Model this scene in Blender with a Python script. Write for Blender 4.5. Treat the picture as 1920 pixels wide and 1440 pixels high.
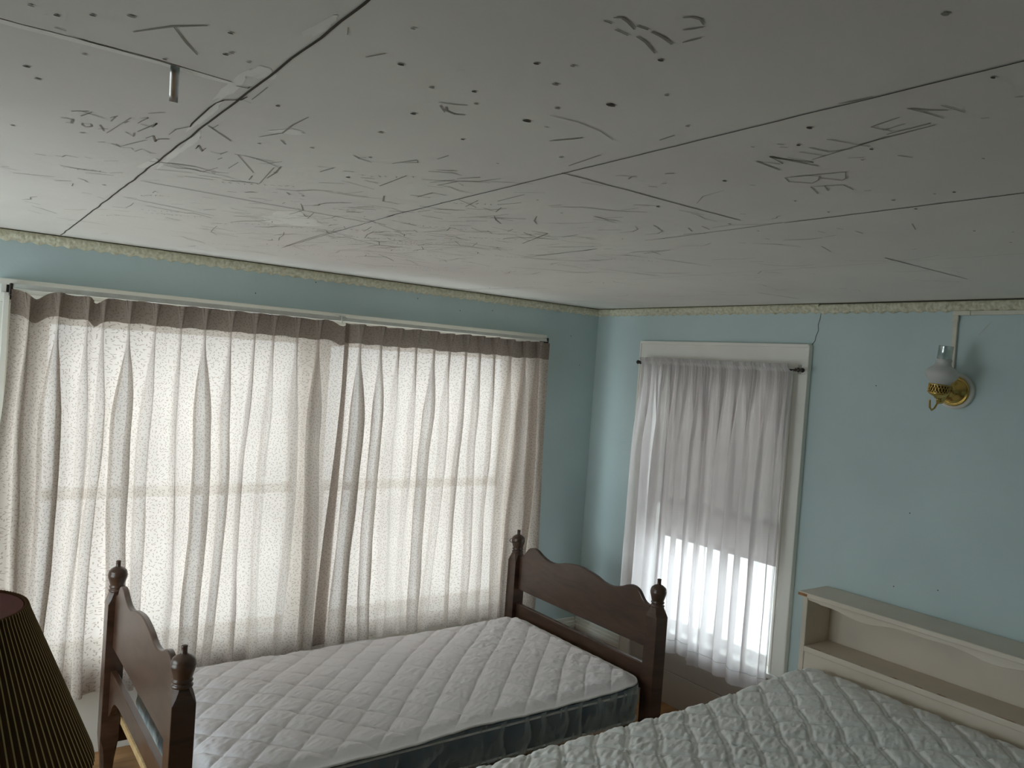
import bpy, bmesh, math, random, json
import numpy as np
from mathutils import Vector, Matrix, noise
random.seed(7)
for o in list(bpy.data.objects): bpy.data.objects.remove(o)
scene = bpy.context.scene
COL = scene.collection

# ---------------------------------------------------------------- camera
cam_d = bpy.data.cameras.new('camera'); cam = bpy.data.objects.new('camera', cam_d); COL.objects.link(cam)
cam_d.sensor_width = 36.0; cam_d.lens = 1494.02/1920*36; cam_d.clip_start = .02
yaw, pitch, roll = 0.627586, -0.019890, 0.071695
fw = Vector((math.sin(yaw)*math.cos(pitch), math.cos(yaw)*math.cos(pitch), math.sin(pitch)))
r0 = Vector((math.cos(yaw), -math.sin(yaw), 0)); u0 = r0.cross(fw)
cr, cu = math.cos(roll)*r0+math.sin(roll)*u0, -math.sin(roll)*r0+math.cos(roll)*u0
cam.matrix_world = Matrix(((cr.x, cu.x, -fw.x, -3.117), (cr.y, cu.y, -fw.y, -3.4864), (cr.z, cu.z, -fw.z, 1.655), (0, 0, 0, 1)))
scene.camera = cam

# ---------------------------------------------------------------- daylight and exposure
w = bpy.data.worlds.new('overcast_sky'); scene.world = w; w.use_nodes = True
wn = w.node_tree; wn.nodes.clear()
bg = wn.nodes.new('ShaderNodeBackground'); wo = wn.nodes.new('ShaderNodeOutputWorld')
tc = wn.nodes.new('ShaderNodeTexCoord'); sx = wn.nodes.new('ShaderNodeSeparateXYZ'); cr_ = wn.nodes.new('ShaderNodeValToRGB')
cr_.color_ramp.elements[0].position = .44; cr_.color_ramp.elements[0].color = (.62, .66, .68, 1)
cr_.color_ramp.elements[1].position = .56; cr_.color_ramp.elements[1].color = (.86, .95, 1.0, 1)
mp = wn.nodes.new('ShaderNodeMapRange'); mp.inputs[1].default_value = -1; mp.inputs[2].default_value = 1
wn.links.new(tc.outputs['Generated'], sx.inputs[0]); wn.links.new(sx.outputs[2], mp.inputs[0])
wn.links.new(mp.outputs[0], cr_.inputs[0]); wn.links.new(cr_.outputs[0], bg.inputs[0])
bg.inputs[1].default_value = 8.3
wn.links.new(bg.outputs[0], wo.inputs[0])
scene.view_settings.view_transform = 'Standard'; scene.view_settings.look = 'None'
scene.view_settings.exposure = 0.25; scene.view_settings.gamma = 1.0; scene.view_settings.use_curve_mapping = False
cy = scene.cycles
cy.max_bounces = 14; cy.diffuse_bounces = 10; cy.glossy_bounces = 4; cy.transmission_bounces = 10
cy.transparent_max_bounces = 24; cy.use_denoising = True; cy.caustics_reflective = False; cy.caustics_refractive = False
cy.sample_clamp_indirect = 10
def portal(name, loc, rot, sx_, sy_):
    d = bpy.data.lights.new(name, 'AREA'); d.shape = 'RECTANGLE'; d.size = sx_; d.size_y = sy_
    d.cycles.is_portal = True
    o = bpy.data.objects.new(name, d); COL.objects.link(o); o.location = loc; o.rotation_euler = rot
portal('daylight_portal', (-1.67, .16, 1.08), (math.radians(-90), 0, 0), 2.4, 1.5)
portal('daylight_portal', (.16, -.90, 1.05), (0, math.radians(90), 0), 1.5, .95)
portal('daylight_portal', (-4.26, -.85, 1.0), (0, math.radians(-90), 0), 1.4, 1.5)  # portal of the added left-wall fill window

# ---------------------------------------------------------------- materials
def new_mat(name):
    m = bpy.data.materials.new(name); m.use_nodes = True; nt = m.node_tree; nt.nodes.clear()
    out = nt.nodes.new('ShaderNodeOutputMaterial'); return m, nt, out
def N(nt, t, **k):
    n = nt.nodes.new(t)
    for a, b in k.items(): setattr(n, a, b)
    return n
def ramp(nt, src, stops):
    r = N(nt, 'ShaderNodeValToRGB'); e = r.color_ramp.elements
    while len(e) < len(stops): e.new(.5)
    for i, (p, c) in enumerate(stops): e[i].position = p; e[i].color = (*c, 1)
    nt.links.new(src, r.inputs[0]); return r.outputs[0]
def coords(nt, scale=(1, 1, 1), kind='Object'):
    t = N(nt, 'ShaderNodeTexCoord'); m = N(nt, 'ShaderNodeMapping'); m.inputs['Scale'].default_value = scale
    nt.links.new(t.outputs[kind], m.inputs[0]); return m.outputs[0]
def painted(name, col, rough=.6, var=.06, nscale=3.0, bump=.0, bscale=60., spec=.3, col2=None):
    m, nt, out = new_mat(name); b = N(nt, 'ShaderNodeBsdfPrincipled')
    nz = N(nt, 'ShaderNodeTexNoise'); nz.inputs['Scale'].default_value = nscale; nz.inputs['Detail'].default_value = 5
    nt.links.new(coords(nt), nz.inputs[0])
    c2 = col2 or tuple(c*(1-var*2.2) for c in col)
    nt.links.new(ramp(nt, nz.outputs[0], [(.3, c2), (.62, col)]), b.inputs['Base Color'])
    b.inputs['Roughness'].default_value = rough; b.inputs['Specular IOR Level'].default_value = spec
    if bump:
        n2 = N(nt, 'ShaderNodeTexNoise'); n2.inputs['Scale'].default_value = bscale; n2.inputs['Detail'].default_value = 4
        nt.links.new(coords(nt), n2.inputs[0]); bp = N(nt, 'ShaderNodeBump'); bp.inputs['Strength'].default_value = bump
        bp.inputs['Distance'].default_value = .004
        nt.links.new(n2.outputs[0], bp.inputs['Height']); nt.links.new(bp.outputs[0], b.inputs['Normal'])
    nt.links.new(b.outputs[0], out.inputs[0]); return m
def wood(name, dark, light, scale=(1, 1, 1), rough=.35, spec=.5, freq=9):
    m, nt, out = new_mat(name); b = N(nt, 'ShaderNodeBsdfPrincipled')
    nz = N(nt, 'ShaderNodeTexNoise'); nz.inputs['Scale'].default_value = freq; nz.inputs['Detail'].default_value = 8; nz.inputs['Distortion'].default_value = 1.2
    nt.links.new(coords(nt, scale), nz.inputs[0])
    nt.links.new(ramp(nt, nz.outputs[0], [(.3, dark), (.7, light)]), b.inputs['Base Color'])
    b.inputs['Roughness'].default_value = rough; b.inputs['Specular IOR Level'].default_value = spec
    nt.links.new(b.outputs[0], out.inputs[0]); return m
def plain(name, col, rough=.5, metal=0., spec=.5):
    m, nt, out = new_mat(name); b = N(nt, 'ShaderNodeBsdfPrincipled')
    nz = N(nt, 'ShaderNodeTexNoise'); nz.inputs['Scale'].default_value = 25; nt.links.new(coords(nt), nz.inputs[0])
    nt.links.new(ramp(nt, nz.outputs[0], [(.35, tuple(c*.9 for c in col)), (.65, col)]), b.inputs['Base Color'])
    b.inputs['Roughness'].default_value = rough; b.inputs['Metallic'].default_value = metal; b.inputs['Specular IOR Level'].default_value = spec
    nt.links.new(b.outputs[0], out.inputs[0]); return m
def cloth_mat(name, col, trans, see, flecks=None, face=1., graze=0.):
    """woven cloth: diffuse + translucent, with some straight-through light between the threads"""
    m, nt, out = new_mat(name)
    d = N(nt, 'ShaderNodeBsdfDiffuse'); t = N(nt, 'ShaderNodeBsdfTranslucent'); mx = N(nt, 'ShaderNodeMixShader'); mx.inputs[0].default_value = trans
    d.inputs['Roughness'].default_value = .6
    nt.links.new(d.outputs[0], mx.inputs[1]); nt.links.new(t.outputs[0], mx.inputs[2])
    tp = N(nt, 'ShaderNodeBsdfTransparent'); m2 = N(nt, 'ShaderNodeMixShader')
    uv = N(nt, 'ShaderNodeTexCoord').outputs['UV']
    base = N(nt, 'ShaderNodeTexNoise'); base.inputs['Scale'].default_value = 6; nt.links.new(uv, base.inputs[0])
    cc = ramp(nt, base.outputs[0], [(.35, tuple(c*.94 for c in col)), (.65, col)])
    if flecks:
        # short printed dashes, each turned its own way
        vo = N(nt, 'ShaderNodeTexVoronoi'); vo.inputs['Scale'].default_value = flecks['scale']; vo.voronoi_dimensions = '2D'
        nt.links.new(uv, vo.inputs[0])
        sc = N(nt, 'ShaderNodeVectorMath', operation='SCALE'); sc.inputs['Scale'].default_value = flecks['scale']; nt.links.new(uv, sc.inputs[0])
        ps = N(nt, 'ShaderNodeVectorMath', operation='SCALE'); ps.inputs['Scale'].default_value = flecks['scale']; nt.links.new(vo.outputs['Position'], ps.inputs[0])
        su = N(nt, 'ShaderNodeVectorMath', operation='SUBTRACT'); nt.links.new(sc.outputs[0], su.inputs[0]); nt.links.new(ps.outputs[0], su.inputs[1])
        sp = N(nt, 'ShaderNodeSeparateColor'); nt.links.new(vo.outputs['Color'], sp.inputs[0])
        an = N(nt, 'ShaderNodeMath', operation='MULTIPLY'); an.inputs[1].default_value = 6.28; nt.links.new(sp.outputs[0], an.inputs[0])
        ro = N(nt, 'ShaderNodeVectorRotate', rotation_type='Z_AXIS'); nt.links.new(su.outputs[0], ro.inputs['Vector']); nt.links.new(an.outputs[0], ro.inputs['Angle'])
        mpg = N(nt, 'ShaderNodeVectorMath', operation='MULTIPLY'); mpg.inputs[1].default_value = (1.0, 3.6, 0); nt.links.new(ro.outputs[0], mpg.inputs[0])
        ln = N(nt, 'ShaderNodeVectorMath', operation='LENGTH'); nt.links.new(mpg.outputs[0], ln.inputs[0])
        th = N(nt, 'ShaderNodeMapRange'); th.inputs[1].default_value = .30; th.inputs[2].default_value = .46; th.inputs[3].default_value = 1; th.inputs[4].default_value = 0
        nt.links.new(ln.outputs['Value'], th.inputs[0])
        mc = N(nt, 'ShaderNodeMix', data_type='RGBA'); nt.links.new(th.outputs[0], mc.inputs[0]); nt.links.new(cc, mc.inputs[6]); mc.inputs[7].default_value = (*flecks['col'], 1)
        cc = mc.outputs[2]
        fs = N(nt, 'ShaderNodeMath', operation='MULTIPLY_ADD'); fs.inputs[1].default_value = -.6*see; fs.inputs[2].default_value = see
        nt.links.new(th.outputs[0], fs.inputs[0]); nt.links.new(fs.outputs[0], m2.inputs[0])
    else: m2.inputs[0].default_value = see
    nt.links.new(cc, t.inputs[0]); fc = N(nt, 'ShaderNodeVectorMath', operation='SCALE'); fc.inputs['Scale'].default_value = face; nt.links.new(cc, fc.inputs[0]); nt.links.new(fc.outputs[0], d.inputs[0])
    nz = N(nt, 'ShaderNodeTexNoise'); nz.inputs['Scale'].default_value = 22; nz.inputs['Detail'].default_value = 5; nt.links.new(uv, nz.inputs[0])
    bp = N(nt, 'ShaderNodeBump'); bp.inputs['Strength'].default_value = .35; bp.inputs['Distance'].default_value = .006
    nt.links.new(nz.outputs[0], bp.inputs['Height']); nt.links.new(bp.outputs[0], d.inputs['Normal']); nt.links.new(bp.outputs[0], t.inputs['Normal'])
    if graze:   # threads close up when the cloth is seen edge-on, like any open weave
        lw = N(nt, 'ShaderNodeLayerWeight'); lw.inputs[0].default_value = .5
        pw = N(nt, 'ShaderNodeMath', operation='MULTIPLY_ADD'); pw.inputs[1].default_value = -see*graze; pw.inputs[2].default_value = see*1.15
        nt.links.new(lw.outputs['Facing'], pw.inputs[0]); nt.links.new(pw.outputs[0], m2.inputs[0])
    nt.links.new(mx.outputs[0], m2.inputs[1]); nt.links.new(tp.outputs[0], m2.inputs[2]); nt.links.new(m2.outputs[0], out.inputs[0])
    return m
def glass_mat(name, tint=(.97, .99, .99), gloss=.08):
    m, nt, out = new_mat(name); g = N(nt, 'ShaderNodeBsdfGlossy'); g.inputs['Roughness'].default_value = .03
    t = N(nt, 'ShaderNodeBsdfTransparent'); t.inputs[0].default_value = (*tint, 1); mx = N(nt, 'ShaderNodeMixShader'); mx.inputs[0].default_value = gloss
    nt.links.new(t.outputs[0], mx.inputs[1]); nt.links.new(g.outputs[0], mx.inputs[2]); nt.links.new(mx.outputs[0], out.inputs[0]); return m
def quilt_mat(name, col, var=.05):
    m, nt, out = new_mat(name); b = N(nt, 'ShaderNodeBsdfPrincipled')
    n1 = N(nt, 'ShaderNodeTexNoise'); n1.inputs['Scale'].default_value = 2.2; n1.inputs['Detail'].default_value = 3; nt.links.new(coords(nt), n1.inputs[0])
    nt.links.new(ramp(nt, n1.outputs[0], [(.35, tuple(c*(1-var) for c in col)), (.65, col)]), b.inputs['Base Color'])
    b.inputs['Roughness'].default_value = .85; b.inputs['Specular IOR Level'].default_value = .15; b.inputs['Sheen Weight'].default_value = .1
    n2 = N(nt, 'ShaderNodeTexNoise'); n2.inputs['Scale'].default_value = 55; n2.inputs['Detail'].default_value = 3; nt.links.new(coords(nt, (.55, 1.2, 1)), n2.inputs[0])
    bp = N(nt, 'ShaderNodeBump'); bp.inputs['Strength'].default_value = .5; bp.inputs['Distance'].default_value = .006
    nt.links.new(n2.outputs[0], bp.inputs['Height']); nt.links.new(bp.outputs[0], b.inputs['Normal']); nt.links.new(b.outputs[0], out.inputs[0]); return m

M = {}
M['wall'] = painted('blue_wall_paint', (.53, .645, .655), .75, .05, 1.6, .25, 30, .2)
M['ceil'] = painted('aged_ceiling_paint', (.80, .785, .735), .8, .05, 1.7, .35, 22, .15, col2=(.74, .705, .68))
M['pencil'] = plain('pencil_scribble', (.33, .31, .27), .8, 0, .2)
M['seam'] = plain('dark_open_seam', (.10, .085, .07), .9, 0, .1)
M['spackle'] = painted('pale_spackle', (.885, .875, .825), .8, .03, 8, .3, 60, .15)
M['floor'] = wood('worn_wood_floor', (.20, .09, .03), (.42, .22, .08), (.6, 3, 1), .35, .5, 6)
M['trim'] = painted('cream_trim_paint', (.80, .79, .73), .45, .03, 4, .15, 40, .4)
M['crown'] = painted('yellowed_paint_crevice_shade', (.72, .70, .56), .6, .05, 70, .8, 110, .3, col2=(.50, .47, .33))  # darker mottle stands in for shade in the carved crevices
M['vinyl'] = painted('white_window_paint', (.78, .78, .75), .4, .03, 4, 0, 40, .4)
M['panel'] = painted('taupe_panel_paint', (.50, .47, .42), .6, .04, 3, .1, 30, .3)
M['glass'] = glass_mat('window_glass')
M['drape'] = cloth_mat('flecked_cream_cloth', (.90, .79, .705), .155, .028, dict(scale=88., col=(.52, .42, .35)), .60)
M['drape_head'] = cloth_mat('flecked_cloth_shaded_over_buckram', (.58, .48, .41), .05, .0, dict(scale=88., col=(.40, .32, .27)), .55)  # same cloth tinted darker, for the backlight its backing blocks
M['sheer'] = cloth_mat('sheer_white_voile', (.80, .77, .77), .28, .14, graze=1.)
M['hem'] = cloth_mat('doubled_voile_hem', (.80, .77, .77), .24, .085, graze=1.)
M['shade'] = cloth_mat('roller_shade_cloth', (.50, .45, .42), .16, .0)
M['rod'] = plain('white_enamel_rod', (.66, .68, .64), .35, 0, .5)
M['bronze'] = plain('dark_bronze', (.06, .05, .045), .35, .8)
M['steel'] = plain('dull_steel', (.5, .5, .48), .35, .9)
M['wood'] = wood('dark_stained_maple', (.040, .019, .011), (.085, .044, .027), (1, 1, 4), .30, .5, 5)
M['pine'] = wood('bare_pine', (.42, .27, .12), (.60, .42, .22), (1, 6, 1), .6, .3, 8)
M['quilt'] = quilt_mat('quilted_cotton', (.80, .765, .775))
M['quilt2'] = quilt_mat('quilted_white_cotton', (.77, .77, .745))
M['bind'] = plain('white_binding_tape', (.66, .65, .63), .8, 0, .2)
M['blue'] = plain('navy_satin_ticking', (.018, .045, .085), .38, 0, .5)
M['skirt'] = cloth_mat('sheer_stretch_skirt', (.62, .70, .70), .25, .84, graze=1.15)
M['mattress_w'] = plain('white_ticking', (.58, .58, .55), .8, 0, .2)
M['cream'] = painted('cream_furniture_enamel', (.68, .60, .50), .42, .04, 5, .1, 50, .4)
M['worn'] = wood('worn_bare_wood_edge', (.20, .09, .03), (.42, .22, .09), (1, 3, 1), .6, .3, 30)
M['brass'] = plain('aged_brass', (.62, .44, .14), .22, 1.0)
M['brass_dk'] = plain('tarnished_brass', (.10, .07, .03), .35, 1.0)
M['china'] = plain('white_china', (.72, .70, .64), .3, 0, .5)
M['race'] = plain('ivory_raceway', (.66, .64, .54), .5, 0, .4)
M['cord'] = plain('dark_cord', (.03, .025, .02), .7, 0, .2)
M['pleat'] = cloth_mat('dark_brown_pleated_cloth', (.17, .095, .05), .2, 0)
M['lit_ridge'] = cloth_mat('lit_pleat_ridge', (.62, .50, .24), .2, 0)  # lighter colour paints the light caught along each pleat ridge
M['lining'] = plain('dark_red_lining', (.16, .05, .04), .7, 0, .2)
M['ceramic'] = plain('brown_glazed_ceramic', (.14, .07, .035), .25, 0, .6)
M['table'] = wood('walnut_table', (.07, .035, .018), (.14, .075, .04), (1, 4, 1), .4, .5, 8)
def frosted():
    m, nt, out = new_mat('frosted_white_glass'); d = N(nt, 'ShaderNodeBsdfPrincipled'); d.inputs['Base Color'].default_value = (.74, .74, .72, 1)
    d.inputs['Roughness'].default_value = .3; t = N(nt, 'ShaderNodeBsdfTranslucent'); t.inputs[0].default_value = (.8, .8, .78, 1)
    mx = N(nt, 'ShaderNodeMixShader'); mx.inputs[0].default_value = .35; nt.links.new(d.outputs[0], mx.inputs[1]); nt.links.new(t.outputs[0], mx.inputs[2])
    nt.links.new(mx.outputs[0], out.inputs[0]); return m
M['frost'] = frosted(); M['chimney'] = glass_mat('clear_chimney_glass', (.86, .88, .87), .16)

# ---------------------------------------------------------------- mesh helpers
class MB:
    def __init__(s): s.v = []; s.f = []; s.mi = []; s.uv = None; s.smooth = []
    def add(s, vs, fs, mi=0, smooth=False):
        b = len(s.v); s.v += [tuple(v) for v in vs]
        for f in fs: s.f.append(tuple(i+b for i in f)); s.mi.append(mi); s.smooth.append(smooth)
    def box(s, x0, x1, y0, y1, z0, z1, mi=0):
        vs = [(x, y, z) for x in (x0, x1) for y in (y0, y1) for z in (z0, z1)]
        s.add(vs, [(0, 1, 3, 2), (4, 6, 7, 5), (0, 4, 5, 1), (2, 3, 7, 6), (0, 2, 6, 4), (1, 5, 7, 3)], mi)
    def prism(s, outline, fn, d0, d1, mi=0):
        """outline: 2-D points; fn(a,b,d) -> 3-D; extruded from d0 to d1"""
        n = len(outline); vs = [fn(a, b, d0) for a, b in outline]+[fn(a, b, d1) for a, b in outline]
        s.add(vs, [tuple(range(n))[::-1], tuple(range(n, 2*n))]+[(i, (i+1) % n, (i+1) % n+n, i+n) for i in range(n)], mi)
    def grid(s, fn, nu, nv, mi=0, smooth=True, closed_u=False):
        vs = [fn(i, j) for j in range(nv) for i in range(nu)]
        fs = []
        for j in range(nv-1):
            for i in range(nu if closed_u else nu-1):
                k = (i+1) % nu; fs.append((j*nu+i, j*nu+k, (j+1)*nu+k, (j+1)*nu+i))
        s.add(vs, fs, mi, smooth)
    def lathe(s, prof, seg=32, c=(0, 0, 0), mi=0, tilt=None, pleat=None):
        n = len(prof)
        def fn(i, j):
            r, z = prof[j]; a = 2*math.pi*i/seg
            if pleat: r *= 1+pleat*(1 if i % 2 else -1)
            v = Vector((r*math.cos(a), r*math.sin(a), z))
            if tilt: v = tilt @ v
            return v+Vector(c)
        s.grid(fn, seg, n, mi, not pleat, True)
        for j, rev in ((0, True), (n-1, False)):
            if prof[j][0] > 1e-4 and not pleat and prof[0] != prof[-1]:
                ids = [fn(i, j) for i in range(seg)]
                s.add(ids, [tuple(range(seg))[::-1] if rev else tuple(range(seg))], mi)
    def tube(s, pts, r, seg=10, mi=0, closed=False):
        pts = [Vector(p) for p in pts]; n = len(pts); rs = r if isinstance(r, list) else [r]*n
        rings = []
        up = None
        for i, p in enumerate(pts):
            t = (pts[min(i+1, n-1)]-pts[max(i-1, 0)]).normalized()
            if up is None: up = Vector((0, 0, 1)) if abs(t.z) < .9 else Vector((1, 0, 0))
            a = t.cross(up).normalized(); b = a.cross(t).normalized(); up = b
            rings.append([p+rs[i]*(math.cos(2*math.pi*k/seg)*a+math.sin(2*math.pi*k/seg)*b) for k in range(seg)])
        s.grid(lambda i, j: rings[j][i], seg, n, mi, True, True)
        s.add(rings[0], [tuple(range(seg))[::-1]], mi); s.add(rings[-1], [tuple(range(seg))], mi)
    def build(s, name, mats, parent=None, bevel=0., solid=0., loc=None):
        me = bpy.data.meshes.new(name); me.from_pydata(s.v, [], s.f)
        mats = mats if isinstance(mats, (list, tuple)) else [mats]
        for m in mats: me.materials.append(m)
        me.polygons.foreach_set('material_index', s.mi); me.polygons.foreach_set('use_smooth', s.smooth)
        if s.uv:
            ul = me.uv_layers.new(name='UVMap'); li = np.empty(len(me.loops), dtype=np.int32); me.loops.foreach_get('vertex_index', li)
            ul.data.foreach_set('uv', np.array(s.uv, dtype=np.float32)[li].ravel())
        me.update()
        o = bpy.data.objects.new(name, me); COL.objects.link(o)
        if loc is not None:
            me.transform(Matrix.Translation(-Vector(loc))); o.location = loc
        if parent: o.parent = parent; o.matrix_parent_inverse = Matrix.Translation(-parent.location)
        if solid: md = o.modifiers.new('thickness', 'SOLIDIFY'); md.thickness = solid; md.offset = 0
        if bevel:
            md = o.modifiers.new('soft_edges', 'BEVEL'); md.width = bevel; md.segments = 2; md.limit_method = 'ANGLE'; md.angle_limit = math.radians(40)
        return o
def thing(name, label, cat, loc=(0, 0, 0), group=None):
    o = bpy.data.objects.new(name, None); COL.objects.link(o); o.location = loc; o.empty_display_size = .1
    o['label'] = label; o['category'] = cat
    if group: o['group'] = group
    return o
def tag(o, label, cat, group=None):
    o['label'] = label; o['category'] = cat
    if group: o['group'] = group
    return o
def struct(o): o['kind'] = 'structure'; return o
def sempty(name, loc):
    o = bpy.data.objects.new(name, None); COL.objects.link(o); o.location = loc; o['kind'] = 'structure'; return o
def sstep(a, b, x):
    t = min(1, max(0, (x-a)/(b-a))); return t*t*(3-2*t)
H = 2.033
# ================================================================ THE ROOM
XL, YF = -4.1, -4.6
b = MB(); b.box(XL-.12, .14, YF-.12, .14, -.1, 0); struct(b.build('floor', M['floor']))
# back wall with the wide window opening (x -2.80..-.52, z .40..1.76)
WX0, WX1, WZ0, WZ1 = -2.83, -.53, .40, 1.765
def ribbon(mb, pts, wd, plane, off, mi):
    """thin drawn or cracked line lying on a surface; pts are 2-D in that surface"""
    n = len(pts); L = []; R_ = []
    for i, p in enumerate(pts):
        q0 = Vector(pts[max(i-1, 0)]); q1 = Vector(pts[min(i+1, n-1)]); t = (q1-q0)
        t = t.normalized() if t.length > 1e-6 else Vector((1, 0)); nn = Vector((-t.y, t.x))*wd/2*(.6 if i in (0, n-1) else 1)
        L.append(plane(Vector(p)+nn, off)); R_.append(plane(Vector(p)-nn, off))
    fl = [(i, i+1, n+i+1, n+i) for i in range(n-1)]
    mb.add(L+R_, [f[::-1] for f in fl] if plane is globals().get('pc') else fl, mi)
def wob(p0, p1, n, amp, seed):
    p0, p1 = Vector(p0), Vector(p1); t = (p1-p0).normalized(); nn = Vector((-t.y, t.x))
    return [tuple(p0.lerp(p1, i/n)+nn*amp*noise.noise(Vector((i*.35, seed, 0)))) for i in range(n+1)]
b = MB()
b.box(XL, .0, 0, .12, 0, WZ0); b.box(XL, 0, 0, .12, WZ1, H+.1); b.box(XL, WX0, 0, .12, WZ0, WZ1); b.box(WX1, 0, 0, .12, WZ0, WZ1)
for x, z in ((-.75, 1.95), (-.2, 1.86), (-1.73, 1.98), (-2.0, 1.9), (-.95, 1.93), (-1.2, 1.965), (-.12, 1.7)):
    b.add([(x-.003, -.0006, z), (x, -.0006, z-.003), (x+.003, -.0006, z), (x, -.0006, z+.004)], [(0, 1, 2, 3)], 1)
struct(b.build('wall_back', [M['wall'], M['seam']]))
# right wall with the narrow window
RY0, RY1, RZ0, RZ1 = -1.335, -.465, .37, 1.72
b = MB()
b.box(0, .12, YF, .12, 0, RZ0); b.box(0, .12, YF, .12, RZ1, H+.1); b.box(0, .12, YF, RY0, RZ0, RZ1); b.box(0, .12, RY1, .12, RZ0, RZ1)
pr = lambda p, o: (-o, p[0], p[1])
ribbon(b, [(-1.444, 1.995), (-1.441, 1.965), (-1.434, 1.94), (-1.437, 1.915), (-1.428, 1.89), (-1.424, 1.868), (-1.414, 1.855), (-1.405, 1.848)], .0035, pr, .0006, 1)
ribbon(b, [(-2.10, 1.90), (-2.125, 1.93), (-2.14, 1.95)], .0022, pr, .0006, 2)
for y, z in ((-1.72, 1.69), (-1.86, .9), (-2.03, .93), (-1.9, 1.2)):
    b.add([(-.0006, y-.003, z), (-.0006, y, z-.003), (-.0006, y+.003, z), (-.0006, y, z+.003)], [(0, 1, 2, 3)], 1)
struct(b.build('wall_right', [M['wall'], M['seam'], M['panel']]))
LY0, LY1, LZ0, LZ1 = -1.55, -.15, .35, 1.62  # opening for the added fill window
b = MB(); b.box(XL-.12, XL, YF-.12, .12, 0, LZ0); b.box(XL-.12, XL, YF-.12, .12, LZ1, H+.1); b.box(XL-.12, XL, YF-.12, LY0, LZ0, LZ1); b.box(XL-.12, XL, LY1, .12, LZ0, LZ1); struct(b.build('wall_left', M['wall']))
# unseen, uncurtained window added on the left wall to brighten the room
W3 = sempty('added_fill_window', (XL, -.85, .3))
b = MB(); b.box(XL, XL+.022, LY0-.1, LY1+.1, LZ1, LZ1+.1); b.box(XL, XL+.022, LY0-.1, LY0, .3, LZ1); b.box(XL, XL+.022, LY1, LY1+.1, .3, LZ1); b.box(XL-.1, XL+.04, LY0-.1, LY1+.1, LZ0-.03, LZ0); b.build('window_casing', M['trim'], W3, bevel=.003)
for y0, y1 in ((LY0, -.88), (-.82, LY1)):
    b = MB(); s_ = .045
    b.box(XL-.08, XL-.05, y0, y0+s_, LZ0, LZ1); b.box(XL-.08, XL-.05, y1-s_, y1, LZ0, LZ1); b.box(XL-.08, XL-.05, y0, y1, LZ0, LZ0+s_); b.box(XL-.08, XL-.05, y0, y1, LZ1-s_, LZ1); b.box(XL-.08, XL-.05, y0, y1, 1.06, 1.10)
    sa = b.build('window_sash', M['vinyl'], W3, bevel=.002)
    g = MB(); g.box(XL-.067, XL-.064, y0+s_, y1-s_, LZ0+s_, LZ1-s_); g.build('pane', M['glass'], sa)
b = MB(); b.box(XL-.08, XL, -.88, -.82, LZ0, LZ1); b.build('mullion', M['vinyl'], W3)
b = MB(); b.box(XL, .12, YF-.12, YF, 0, H+.1); struct(b.build('wall_front', M['wall']))

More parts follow.
